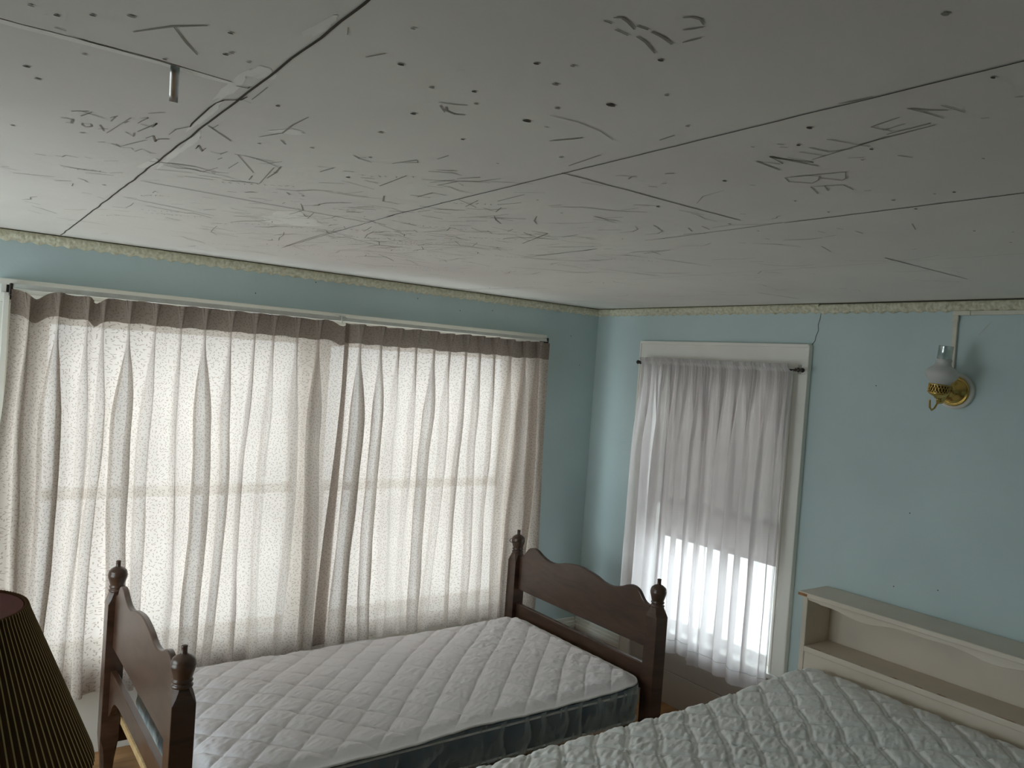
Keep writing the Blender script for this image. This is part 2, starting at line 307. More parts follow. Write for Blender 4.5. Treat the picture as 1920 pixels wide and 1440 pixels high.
# ceiling: fibreboard sheets with open joints, spackle, pencil scribbles and nail dents
S = json.loads('''{"pencil":[[[-2.939,-2.401],[-2.907,-2.455],[-2.875,-2.491]],[[-2.905,-2.457],[-2.88,-2.414],[-2.859,-2.383]],[[-3.017,-2.34],[-3.004,-2.339]],[[-2.951,-1.945],[-2.928,-1.971],[-2.951,-1.945]],[[-2.934,-1.925],[-2.923,-1.969]],[[-2.936,-1.958],[-2.901,-1.944]],[[-2.894,-1.957],[-2.886,-1.98]],[[-2.889,-1.934],[-2.888,-1.971]],[[-2.867,-1.988],[-2.881,-1.841]],[[-2.869,-1.942],[-2.866,-1.96]],[[-2.85,-2.042],[-2.83,-2.071]],[[-2.851,-1.962],[-2.845,-2.012],[-2.855,-2.002]],[[-2.847,-1.96],[-2.827,-1.957],[-2.826,-1.988],[-2.84,-1.901]],[[-2.96,-1.886],[-2.942,-1.888],[-2.94,-1.86],[-2.949,-1.857]],[[-2.926,-1.876],[-2.913,-1.883],[-2.909,-1.865],[-2.917,-1.852],[-2.924,-1.863],[-2.926,-1.876]],[[-2.898,-1.859],[-2.884,-1.876]],[[-2.9,-1.891],[-2.887,-1.851]],[[-2.856,-1.879],[-2.839,-1.857],[-2.843,-1.886]],[[-2.819,-1.864],[-2.813,-1.896],[-2.8,-1.852],[-2.799,-1.879],[-2.785,-1.895]],[[-2.882,-1.75],[-2.872,-1.762]],[[-2.861,-1.761],[-2.841,-1.747],[-2.853,-1.764]],[[-2.841,-1.747],[-2.824,-1.758],[-2.813,-1.733],[-2.807,-1.769],[-2.786,-1.746],[-2.778,-1.755]],[[-2.967,-1.519],[-2.947,-1.523]],[[-2.932,-1.541],[-2.919,-1.54],[-2.915,-1.562],[-2.892,-1.563]],[[-2.882,-1.586],[-2.869,-1.58]],[[-3.016,-1.29],[-2.984,-1.28]],[[-3.013,-1.294],[-3.0,-1.31]],[[-2.756,-2.049],[-2.697,-1.98]],[[-2.747,-2.037],[-2.745,-2.071]],[[-2.635,-2.066],[-2.618,-2.043]],[[-2.73,-1.863],[-2.733,-1.896],[-2.715,-1.852],[-2.717,-1.888]],[[-2.703,-1.867],[-2.683,-1.862],[-2.679,-1.896]],[[-2.674,-1.812],[-2.672,-1.835]],[[-2.663,-1.887],[-2.636,-1.89],[-2.596,-1.877],[-2.557,-1.849]],[[-2.656,-1.886],[-2.584,-1.756]],[[-2.635,-1.75],[-2.637,-1.826]],[[-2.621,-1.888],[-2.589,-1.897]],[[-2.743,-1.659],[-2.713,-1.651],[-2.683,-1.677],[-2.668,-1.661]],[[-2.739,-1.687],[-2.665,-1.664],[-2.653,-1.738]],[[-2.736,-1.69],[-2.69,-1.704]],[[-2.51,-1.932],[-2.484,-1.949],[-2.489,-1.891]],[[-2.661,-1.619],[-2.619,-1.635]],[[-2.61,-1.619],[-2.576,-1.638],[-2.539,-1.66]],[[-2.577,-1.728],[-2.568,-1.675]],[[-2.57,-1.844],[-2.539,-1.66]],[[-2.546,-1.73],[-2.551,-1.799],[-2.563,-1.865]],[[-2.663,-1.072],[-2.625,-1.066],[-2.545,-1.054]],[[-2.542,-1.081],[-2.477,-1.042]],[[-2.577,-0.914],[-2.53,-0.887]],[[-2.457,-0.846],[-2.419,-0.849],[-2.347,-0.851]],[[-2.4,-0.735],[-2.306,-0.733]],[[-2.906,-0.611],[-2.869,-0.571]],[[-2.906,-0.721],[-2.831,-0.627]],[[-2.929,-0.791],[-2.887,-0.769]],[[-2.861,-1.231],[-2.858,-1.189]],[[-2.827,-1.117],[-2.802,-1.117]],[[-2.12,-0.664],[-2.14,-0.917],[-2.148,-1.06],[-2.15,-1.228]],[[-2.681,-1.58],[-2.625,-1.601]],[[-2.563,-1.495],[-2.544,-1.505]],[[-2.487,-1.267],[-2.441,-1.26]],[[-2.502,-1.466],[-2.464,-1.486]],[[-2.748,-1.594],[-2.679,-1.633]],[[-2.911,-1.436],[-2.872,-1.436],[-2.82,-1.451]],[[-2.857,-1.404],[-2.803,-1.435]],[[-2.556,-2.833],[-2.545,-2.833]],[[-2.554,-2.845],[-2.548,-2.851],[-2.535,-2.848],[-2.518,-2.84]],[[-2.523,-2.848],[-2.507,-2.85]],[[-2.501,-2.849],[-2.482,-2.848],[-2.461,-2.842]],[[-2.504,-2.829],[-2.485,-2.825],[-2.456,-2.811]],[[-2.533,-2.825],[-2.512,-2.824]],[[-2.543,-2.464],[-2.521,-2.474],[-2.506,-2.485]],[[-2.534,-2.453],[-2.513,-2.432]],[[-2.525,-2.455],[-2.515,-2.439],[-2.497,-2.435],[-2.484,-2.444]],[[-2.316,-2.438],[-2.298,-2.475],[-2.292,-2.494]],[[-2.204,-2.578],[-2.208,-2.614]],[[-2.37,-2.493],[-2.362,-2.493]],[[-2.379,-2.183],[-2.379,-2.223]],[[-2.194,-2.342],[-2.206,-2.443]],[[-2.5,-2.077],[-2.481,-2.062],[-2.451,-2.055]],[[-2.486,-2.065],[-2.475,-2.08]],[[-2.421,-2.081],[-2.402,-2.145],[-2.391,-2.13],[-2.412,-2.104]],[[-2.343,-2.086],[-2.306,-2.114],[-2.281,-2.113]],[[-2.336,-2.109],[-2.307,-2.136]],[[-2.273,-2.081],[-2.249,-2.131]],[[-2.256,-2.074],[-2.209,-2.107]],[[-2.291,-2.003],[-2.27,-2.068]],[[-2.268,-1.994],[-2.259,-2.058],[-2.231,-2.039]],[[-2.346,-1.877],[-2.354,-2.018]],[[-2.459,-1.94],[-2.441,-1.952]],[[-2.409,-1.916],[-2.383,-1.931]],[[-2.393,-1.901],[-2.36,-1.898]],[[-2.237,-1.852],[-2.236,-1.92],[-2.203,-1.923]],[[-2.257,-1.855],[-2.213,-1.869]],[[-2.292,-1.791],[-2.265,-1.733],[-2.226,-1.737]],[[-2.162,-1.91],[-2.086,-1.869]],[[-2.108,-1.855],[-2.129,-1.941]],[[-2.05,-1.869],[-2.036,-1.924]],[[-2.072,-1.879],[-2.027,-1.866],[-2.05,-1.922]],[[-1.993,-1.793],[-1.929,-1.858]],[[-1.937,-1.913],[-1.903,-1.858],[-1.869,-1.825]],[[-1.939,-1.619],[-1.887,-1.594]],[[-1.89,-1.625],[-1.853,-1.597]],[[-1.838,-1.607],[-1.799,-1.644]],[[-1.779,-1.508],[-1.736,-1.508]],[[-1.7,-1.535],[-1.765,-1.738],[-1.817,-1.734]],[[-1.794,-1.653],[-1.765,-1.743]],[[-1.793,-1.627],[-1.72,-1.598]],[[-2.096,-1.972],[-2.1,-2.08]],[[-1.996,-2.033],[-1.984,-2.067]],[[-1.891,-2.201],[-1.851,-2.242]],[[-1.855,-2.03],[-1.806,-2.027],[-1.783,-2.042]],[[-1.825,-2.036],[-1.808,-2.082]],[[-1.697,-2.074],[-1.654,-2.054]],[[-1.551,-1.903],[-1.544,-1.969]],[[-1.397,-1.651],[-1.35,-1.682]],[[-1.424,-1.725],[-1.397,-1.81]],[[-1.383,-1.73],[-1.394,-1.849]],[[-2.045,-2.44],[-2.038,-2.456]],[[-1.995,-2.384],[-1.991,-2.394]],[[-1.994,-2.349],[-1.978,-2.358]],[[-2.121,-1.727],[-2.081,-1.747]],[[-2.146,-1.69],[-2.138,-1.739]],[[-2.006,-1.697],[-1.97,-1.744]],[[-2.116,-1.655],[-2.057,-1.663]],[[-2.123,-1.424],[-2.018,-1.363]],[[-1.523,-1.368],[-1.513,-1.615],[-1.517,-1.668]],[[-2.503,-2.896],[-2.498,-2.903],[-2.487,-2.906],[-2.475,-2.9]],[[-2.481,-2.876],[-2.476,-2.884],[-2.471,-2.896]],[[-2.457,-2.854],[-2.454,-2.867],[-2.452,-2.877]],[[-2.174,-2.869],[-2.169,-2.89],[-2.169,-2.914]],[[-2.101,-2.922],[-2.069,-2.931],[-2.033,-2.937]],[[-2.099,-2.923],[-2.079,-2.936],[-2.06,-2.955]],[[-2.085,-2.958],[-2.039,-2.967]],[[-2.074,-2.898],[-2.06,-2.849],[-2.024,-2.86]],[[-2.044,-2.89],[-2.036,-2.853]],[[-2.016,-2.848],[-2.024,-2.915]],[[-1.994,-2.791],[-2.002,-2.84],[-2.014,-2.916]],[[-1.966,-2.693],[-1.979,-2.743],[-1.991,-2.79],[-2.006,-2.842]],[[-2.048,-2.772],[-1.976,-2.798]],[[-2.026,-2.728],[-1.988,-2.737],[-1.982,-2.775]],[[-2.016,-2.703],[-1.973,-2.721]],[[-2.003,-2.672],[-1.949,-2.685]],[[-1.942,-2.614],[-2.012,-2.618],[-1.975,-2.638]],[[-1.974,-2.643],[-2.023,-2.652],[-1.926,-2.678]],[[-2.021,-2.651],[-1.98,-2.667],[-1.949,-2.685]],[[-1.894,-2.589],[-1.884,-2.629],[-1.866,-2.693]],[[-1.893,-2.59],[-1.865,-2.579],[-1.832,-2.605],[-1.846,-2.627],[-1.866,-2.642],[-1.884,-2.629]],[[-1.858,-2.636],[-1.819,-2.656],[-1.829,-2.67],[-1.866,-2.692]],[[-1.811,-2.588],[-1.756,-2.567]],[[-1.811,-2.588],[-1.789,-2.641],[-1.747,-2.635]],[[-1.804,-2.612],[-1.767,-2.596]],[[-2.073,-2.702],[-2.063,-2.708]],[[-2.057,-2.695],[-2.047,-2.703]],[[-2.087,-2.664],[-2.081,-2.666]],[[-1.906,-2.805],[-1.883,-2.817]],[[-1.941,-2.741],[-1.928,-2.761]],[[-2.003,-2.971],[-2.0,-2.98]],[[-2.057,-3.034],[-2.052,-3.041]],[[-1.888,-2.508],[-1.879,-2.516]],[[-1.69,-2.332],[-1.68,-2.339]],[[-1.39,-2.426],[-1.354,-2.425]],[[-1.441,-2.41],[-1.422,-2.416]],[[-1.433,-2.356],[-1.404,-2.359]],[[-1.246,-2.245],[-1.161,-2.22]],[[-1.43,-1.929],[-1.413,-1.972]],[[-1.625,-2.123],[-1.584,-2.1]],[[-1.625,-2.166],[-1.58,-2.152]],[[-1.413,-2.193],[-1.397,-2.195]],[[-1.401,-2.097],[-1.384,-2.11]],[[-1.407,-2.569],[-1.339,-2.542]],[[-1.73,-2.646],[-1.725,-2.657]],[[-0.433,-1.431],[-0.187,-1.461]],[[-1.079,-1.378],[-0.972,-1.413]],[[-1.212,-1.343],[-0.98,-1.394]],[[-0.994,0.007],[-0.915,-0.562]],[[-0.446,0.05],[-0.382,-0.325]],[[-1.419,-1.705],[-1.401,-1.842]],[[-1.39,-1.651],[-1.323,-1.689]],[[-0.566,-2.133],[-0.481,-2.244]],[[-0.425,-0.895],[-0.413,-1.166]],[[-2.793,-1.929],[-2.792,-1.978],[-2.778,-2.017]]],"dark":[[[-2.784,-2.301],[-2.769,-2.305],[-2.768,-2.311]],[[-2.783,-2.194],[-2.778,-2.219],[-2.759,-2.241],[-2.757,-2.264]],[[-2.778,-2.017],[-2.781,-2.043],[-2.784,-2.162],[-2.783,-2.194]],[[-1.009,-2.288],[-0.532,-2.291]]],"white":[[[-2.756,-2.391],[-2.754,-2.381],[-2.752,-2.37],[-2.757,-2.361],[-2.766,-2.362],[-2.77,-2.354],[-2.776,-2.355],[-2.784,-2.353],[-2.791,-2.356],[-2.79,-2.37],[-2.792,-2.378],[-2.788,-2.386],[-2.787,-2.394],[-2.786,-2.407],[-2.779,-2.407],[-2.772,-2.409],[-2.767,-2.401],[-2.764,-2.393]],[[-2.788,-2.377],[-2.786,-2.345],[-2.783,-2.344],[-2.78,-2.322],[-2.778,-2.296],[-2.776,-2.259],[-2.78,-2.247],[-2.781,-2.227],[-2.784,-2.225],[-2.787,-2.218],[-2.791,-2.2],[-2.793,-2.238],[-2.796,-2.266],[-2.795,-2.296],[-2.794,-2.316],[-2.796,-2.351],[-2.794,-2.367],[-2.791,-2.383]],[[-2.779,-2.201],[-2.777,-2.207],[-2.775,-2.181],[-2.771,-2.167],[-2.769,-2.125],[-2.77,-2.086],[-2.769,-2.047],[-2.772,-2.041],[-2.773,-2.008],[-2.774,-1.968],[-2.778,-2.003],[-2.781,-2.024],[-2.782,-2.078],[-2.783,-2.112],[-2.786,-2.151],[-2.785,-2.183],[-2.785,-2.226],[-2.782,-2.227]],[[-2.751,-1.977],[-2.749,-1.989],[-2.747,-1.962],[-2.743,-1.944],[-2.741,-1.893],[-2.742,-1.853],[-2.741,-1.811],[-2.743,-1.8],[-2.742,-1.747],[-2.744,-1.719],[-2.748,-1.766],[-2.751,-1.791],[-2.752,-1.848],[-2.754,-1.881],[-2.758,-1.927],[-2.757,-1.962],[-2.757,-2.006],[-2.754,-1.994]],[[-2.752,-1.846],[-2.75,-1.848],[-2.747,-1.827],[-2.744,-1.805],[-2.743,-1.753],[-2.743,-1.717],[-2.742,-1.681],[-2.744,-1.662],[-2.743,-1.596],[-2.746,-1.607],[-2.749,-1.638],[-2.752,-1.669],[-2.753,-1.718],[-2.756,-1.745],[-2.758,-1.79],[-2.758,-1.826],[-2.757,-1.86],[-2.753,-1.835]],[[-2.77,-2.623],[-2.768,-2.619],[-2.769,-2.604],[-2.766,-2.598],[-2.765,-2.583],[-2.768,-2.569],[-2.77,-2.553],[-2.774,-2.557],[-2.776,-2.552],[-2.779,-2.542],[-2.781,-2.55],[-2.785,-2.555],[-2.783,-2.575],[-2.78,-2.588],[-2.78,-2.602],[-2.778,-2.61],[-2.776,-2.629],[-2.772,-2.633]],[[-2.627,-2.142],[-2.617,-2.143],[-2.62,-2.134],[-2.625,-2.124],[-2.633,-2.114],[-2.643,-2.114],[-2.651,-2.106],[-2.659,-2.102],[-2.666,-2.101],[-2.675,-2.101],[-2.666,-2.115],[-2.663,-2.122],[-2.659,-2.13],[-2.652,-2.137],[-2.645,-2.151],[-2.636,-2.152],[-2.629,-2.152],[-2.625,-2.15]],[[-2.254,-1.295],[-2.213,-1.253],[-2.223,-1.205],[-2.247,-1.18],[-2.264,-1.153],[-2.295,-1.17],[-2.316,-1.128],[-2.35,-1.139],[-2.372,-1.186],[-2.394,-1.227],[-2.375,-1.27],[-2.386,-1.307],[-2.389,-1.351],[-2.37,-1.375],[-2.352,-1.409],[-2.318,-1.37],[-2.295,-1.346],[-2.269,-1.331]],[[-2.759,-1.685],[-2.759,-1.668],[-2.753,-1.661],[-2.754,-1.637],[-2.756,-1.613],[-2.76,-1.595],[-2.766,-1.6],[-2.769,-1.58],[-2.774,-1.577],[-2.779,-1.58],[-2.783,-1.591],[-2.779,-1.623],[-2.779,-1.641],[-2.777,-1.66],[-2.774,-1.677],[-2.771,-1.707],[-2.766,-1.702],[-2.762,-1.698]]],"spots":[[-3.046,-2.394],[-2.986,-2.419],[-2.95,-2.451],[-3.019,-2.385],[-2.974,-2.266],[-2.848,-2.49],[-2.828,-2.426],[-2.832,-2.414],[-2.801,-2.41],[-2.708,-2.257],[-2.916,-1.802],[-3.021,-1.747],[-3.013,-2.093],[-3.031,-2.144],[-2.8,-1.287],[-2.655,-2.011],[-2.575,-2.063],[-2.419,-1.615],[-2.553,-1.804],[-2.888,-2.333],[-2.695,-2.664],[-2.653,-2.555],[-2.582,-2.511],[-2.532,-2.542],[-2.502,-2.501],[-2.543,-2.388],[-2.532,-2.256],[-2.418,-2.332],[-2.29,-2.251],[-2.405,-2.494],[-2.411,-2.575],[-2.534,-2.685],[-2.473,-2.647],[-2.369,-2.642],[-2.346,-2.726],[-2.437,-2.802],[-2.498,-2.712],[-2.429,-1.896],[-2.05,-2.062],[-1.692,-1.39],[-1.927,-1.997],[-1.847,-2.233],[-2.242,-2.377],[-2.471,-2.09],[-2.332,-3.081],[-2.138,-3.043],[-2.23,-2.659],[-2.049,-2.724],[-1.816,-2.893],[-1.963,-2.794],[-1.918,-2.753],[-1.73,-2.499],[-1.632,-2.649],[-1.539,-2.645],[-1.508,-2.243],[-1.267,-2.636],[-1.096,-2.641],[-1.632,-2.763],[-1.638,-2.731],[-1.604,-2.493],[-1.612,-2.24],[-2.111,-2.784],[-1.216,-2.694],[-1.94,-2.492]]}''')
b = MB(); b.box(XL-.12, .12, YF-.12, .12, H, H+.1)
pc = lambda p, o: (p[0], p[1], H-o)
k_ = 0
def blob(poly, mi, off):
    ar = sum(poly[i-1][0]*poly[i][1]-poly[i][0]*poly[i-1][1] for i in range(len(poly)))
    if ar > 0: poly = poly[::-1]
    b.add([(x, y, H-off) for x, y in poly], [tuple(range(len(poly)))], mi)
for poly in S['white']: k_ += 1; blob(poly, 3, .0004+.00003*k_)
for i, (p0, p1, wd, n) in enumerate([((-2.77, -4.6), (-2.755, -.03), .0065, 150), ((-2.165, -4.6), (-2.165, -1.55), .0045, 110), ((-2.165, -1.6), (-2.115, -.62), .003, 50),
        ((-1.575, -4.6), (-1.555, -2.35), .0065, 80), ((-1.56, -2.35), (-1.545, -1.95), .0035, 20), ((-1.515, -1.66), (-1.52, -1.3), .003, 16),
        ((-2.745, -1.429), (-2.165, -1.425), .0045, 30), ((-2.17, -2.293), (-1.63, -2.285), .0055, 26), ((-1.01, -2.288), (-.532, -2.291), .0045, 20),
        ((-.432, -1.431), (-.2, -1.46), .004, 12), ((-.99, -.06), (-.86, -.60), .003, 14), ((-.93, -2.9), (-.94, -1.2), .0015, 40)]):
    ribbon(b, wob(p0, p1, n, .003, i*3.1), wd*.62, pc, .0012, 2)
ribbon(b, wob((-4.1, -2.325), (-2.79, -2.308), 40, .008, 9.7), .016, pc, .0008, 3)
ribbon(b, wob((-3.0, -2.322), (-2.87, -2.316), 10, .003, 4.7), .0022, pc, .0012, 1)
for i, pts in enumerate(S['pencil']):
    ribbon(b, pts, random.uniform(.0028, .0048), pc, .0010, 1)
for pts in S['dark']: ribbon(b, pts, .0032, pc, .0014, 2)
for i, (x, y) in enumerate(S['spots']):
    r = random.uniform(.0026, .0045)
    if i in (29, 33): r *= 1.8
    b.add([(x+r*1.3*math.cos(t*.785)*random.uniform(.8, 1.1), y+r*.8*math.sin(t*.785), H-.0013) for t in range(7, -1, -1)], [tuple(range(8))], 2 if i % 2 else 1)
# the thicket of small scrawls above the window
rs = random.Random(5)
for i in range(430):
    t = rs.random(); cx = rs.gauss(-2.0, .38) if i % 4 else rs.uniform(-2.9, -.4); cyy = rs.gauss(-1.25, .38) if i % 4 else rs.uniform(-2.6, -.25)
    if not (-3.0 < cx < -.25 and -3.0 < cyy < -.2): continue
    a = rs.gauss(-.75, .5); L = abs(rs.gauss(.03, .03))+.008
    pts = [(cx, cyy)]
    for _ in range(rs.choice((1, 1, 2, 3))):
        a += rs.uniform(-.7, .7); pts.append((pts[-1][0]+L*math.cos(a), pts[-1][1]+L*math.sin(a)))
    ribbon(b, pts, rs.uniform(.0018, .0036), pc, .0010, 1)
rs = random.Random(11)
for i in range(38):     # rows of tiny pencilled words
    cx, cyy = rs.gauss(-2.1, .4), rs.gauss(-1.1, .35)
    if cyy > -.25 or cx > -.4: continue
    a = rs.gauss(-.75, .12)
    for k in range(rs.randint(4, 11)):
        px, py = cx+k*.017*math.cos(a), cyy+k*.017*math.sin(a)
        pts = [(px+rs.uniform(-.006, .006), py+rs.uniform(-.009, .009)) for _ in range(3)]
        ribbon(b, pts, .0022, pc, .0010, 1)
struct(b.build('ceiling', [M['ceil'], M['pencil'], M['seam'], M['spackle']]))
# loose strip of joint tape hanging from the ceiling
b = MB(); b.grid(lambda i, j: (-2.871+.006*(i-1)+.002*j, -2.316+.009*j, H-.0015-.0055*j-.0015*math.sin(j)), 3, 7)
o = b.build('joint_tape', M['steel'], solid=.001, loc=(-2.87, -2.31, H)); tag(o, 'short grey strip of loose tape hanging from the ceiling joint', 'tape')

# embossed crown moulding: a grid swept along each wall with a repeating carved scroll
def crown(name, fn, L, z_off=0., relief=.004, seed=0., y_cut=0.):
    prof = [(0.0, 0.0), (.014, 0), (.019, .004), (.021, .010), (.020, .017), (.016, .025), (.010, .032), (.006, .037), (0., .038)]
    n = int(L/.0045)+1
    b = MB()
    def f(i, j):
        s_ = L*i/(n-1); d, h = prof[j]
        ph = (s_ % .052)/.052
        if 1 < j < 8:
            e = math.sin(2*math.pi*ph+1.3*j)*math.cos(2*math.pi*ph*2-j*.9)+.6*math.sin(2*math.pi*ph*3+j*2.1)
            d += relief*(e*.5)+relief*.5*noise.noise(Vector((s_*130, j*.8, seed)))
        if j >= 6: h += .0035*math.sin(2*math.pi*ph)*(1 if j > 6 else .5)
        return fn(s_, max(d, .0) if j not in (0, 8) else 0., H-.0035-h-z_off)
    b.grid(f, n, len(prof), 0, True)
    # solid body behind the carving so it is a real moulding
    return struct(b.build(name, M['crown']))
crown('trim_1', lambda s_, d, z: (-s_, -d, z), 4.1, 0, .0035, 1.)
crown('trim_2', lambda s_, d, z: (-d, -s_, z), 1.442, 0.0, .0065, 2.)
crown('trim_3', lambda s_, d, z: (-d-.001, -1.444-s_, z), 3.15, .003, .0075, 3.)
# dark strip standing in for the shade in the gap above the moulding
b = MB(); b.box(XL, 0, -.006, 0, H-.004, H-.0002); b.box(-.006, 0, YF, 0, H-.004, H-.0002); struct(b.build('gap_shade_strip', M['seam']))

# baseboards with a moulded cap
def base(name, fn, segs):
    b = MB()
    for a0, a1 in segs:
        for d0, z0, z1 in ((.014, 0, .165), (.018, .165, .178), (.026, .178, .196), (.020, .196, .214), (.012, .214, .232)):
            p = [fn(a0, 0, z0), fn(a1, d0, z1)]; x0, x1 = sorted((p[0][0], p[1][0])); y0, y1 = sorted((p[0][1], p[1][1]))
            b.box(x0, x1, y0, y1, z0, z1, 1 if z1 < .17 else 0)
    return struct(b.build(name, [M['trim'], M['panel']], bevel=.002))
base('baseboard_back', lambda a, d, z: (a, -d, z), [(XL, -2.94), (-.40, -.027)])
base('baseboard_right', lambda a, d, z: (-d, a, z), [(-.386, 0), (YF, -1.415)])

# ---------------------------------------------------------------- window_1 (wide, back wall)
W1 = sempty('window_1', (-1.67, 0, .3))
b = MB()
b.box(-2.935, -.40, -.022, 0, 1.765, 1.838); b.box(-2.94, -.395, -.032, 0, 1.828, 1.850); b.box(-2.93, -.405, -.026, -.02, 1.775, 1.800)
b.box(-2.935, -2.83, -.022, 0, 0.0, 1.765); b.box(-2.925, -2.905, -.030, -.02, 0.0, 1.80); b.box(-.53, -.40, -.022, 0, 0.0, 1.765); b.box(-.43, -.41, -.030, -.02, 0, 1.80)
b.box(-2.83, -.53, -.012, 0, .0, .36)
b.build('window_casing', M['trim'], W1, bevel=.0025)
b = MB(); b.box(-2.95, -.385, -.045, .06, .37, .398); b.build('window_sill', M['vinyl'], W1, bevel=.003)
b = MB(); b.box(-2.83, -2.805, 0, .12, .40, 1.765); b.box(-.555, -.53, 0, .12, .40, 1.765); b.box(-2.83, -.53, 0, .12, 1.74, 1.765); b.box(-1.715, -1.645, .005, .12, .40, 1.765)
b.build('window_jamb', M['vinyl'], W1, bevel=.002)
for x0, x1 in ((-2.805, -1.715), (-1.645, -.555)):
    for z0, z1, y in ((.40, 1.055, .045), (1.015, 1.74, .075)):
        b = MB(); s_ = .042
        b.box(x0, x0+s_, y, y+.028, z0, z1); b.box(x1-s_, x1, y, y+.028, z0, z1); b.box(x0+s_, x1-s_, y, y+.028, z0, z0+s_); b.box(x0+s_, x1-s_, y, y+.028, z1-s_, z1)
        sa = b.build('window_sash', M['vinyl'], W1, bevel=.002)
        g = MB(); g.box(x0+s_, x1-s_, y+.012, y+.015, z0+s_, z1-s_); g.build('pane', M['glass'], sa)
# ---------------------------------------------------------------- window_2 (narrow, right wall)
W2 = sempty('window_2', (0, -.9, .3))
b = MB()
b.box(-.022, 0, -1.412, -.388, 1.72, 1.848); b.box(-.030, 0, -1.414, -.386, 1.838, 1.853)
b.box(-.022, 0, -1.412, RY0, 0, 1.72); b.box(-.022, 0, RY1, -.388, 0, 1.72); b.box(-.028, 0, -1.418, -1.408, 0, 1.848); b.box(-.028, 0, -.392, -.382, 0, 1.848); b.box(-.028, -.02, RY0-.012, RY0, .36, 1.72); b.box(-.028, -.02, RY1, RY1+.012, .36, 1.72); b.box(-.028, -.02, RY0, RY1, 1.708, 1.722)
b.build('window_casing', M['trim'], W2, bevel=.0025)
b = MB(); b.box(-.010, 0, RY0, RY1, .168, .36, 0); b.box(-.012, 0, RY0, RY1, 0, .165, 0); b.build('apron_panel', M['panel'], W2, bevel=.0015)
b = MB(); b.box(-.040, .06, RY0-.05, RY1+.05, .352, .374); b.build('window_sill', M['vinyl'], W2, bevel=.003)
b = MB(); b.box(0, .12, RY0, RY0+.02, .37, 1.72); b.box(0, .12, RY1-.02, RY1, .37, 1.72); b.box(0, .12, RY0, RY1, 1.70, 1.72); b.build('window_jamb', M['vinyl'], W2, bevel=.002)
for z0, z1, x in ((.374, 1.04, .045), (1.0, 1.70, .075)):
    b = MB(); s_ = .040; y0, y1 = RY0+.02, RY1-.02
    b.box(x, x+.028, y0, y0+s_, z0, z1); b.box(x, x+.028, y1-s_, y1, z0, z1); b.box(x, x+.028, y0+s_, y1-s_, z0, z0+s_); b.box(x, x+.028, y0+s_, y1-s_, z1-s_, z1)
    b.box(x+.004, x+.024, -.905, -.893, z0+s_, z1-s_)
    sa = b.build('window_sash', M['vinyl'], W2, bevel=.002)
    g = MB(); g.box(x+.012, x+.015, y0+s_, y1-s_, z0+s_, z1-s_); g.build('pane', M['glass'], sa)
# roller shade, drawn half down inside the opening
t = thing('roller_shade', 'plain taupe roller shade drawn halfway down behind the sheer curtains', 'shade', (.03, -.9, 1.69))
b = MB(); b.tube([(.025, -1.305, 1.685), (.025, -.550, 1.685)], .014, 14); b.build('roller', M['rod'], t)
b = MB(); n = 24
b.grid(lambda i, j: (.036+.001*math.sin(i*.7), -1.312+.757*i/(n-1), 1.685-(1.685-.86)*j/9), n, 10); b.uv = [(v[1], v[2]) for v in b.v]; b.build('shade_cloth', M['shade'], t)
b = MB(); b.box(.031, .041, -1.312, -.555, .835, .862); b.build('hem_bar', M['shade'], t, bevel=.002)
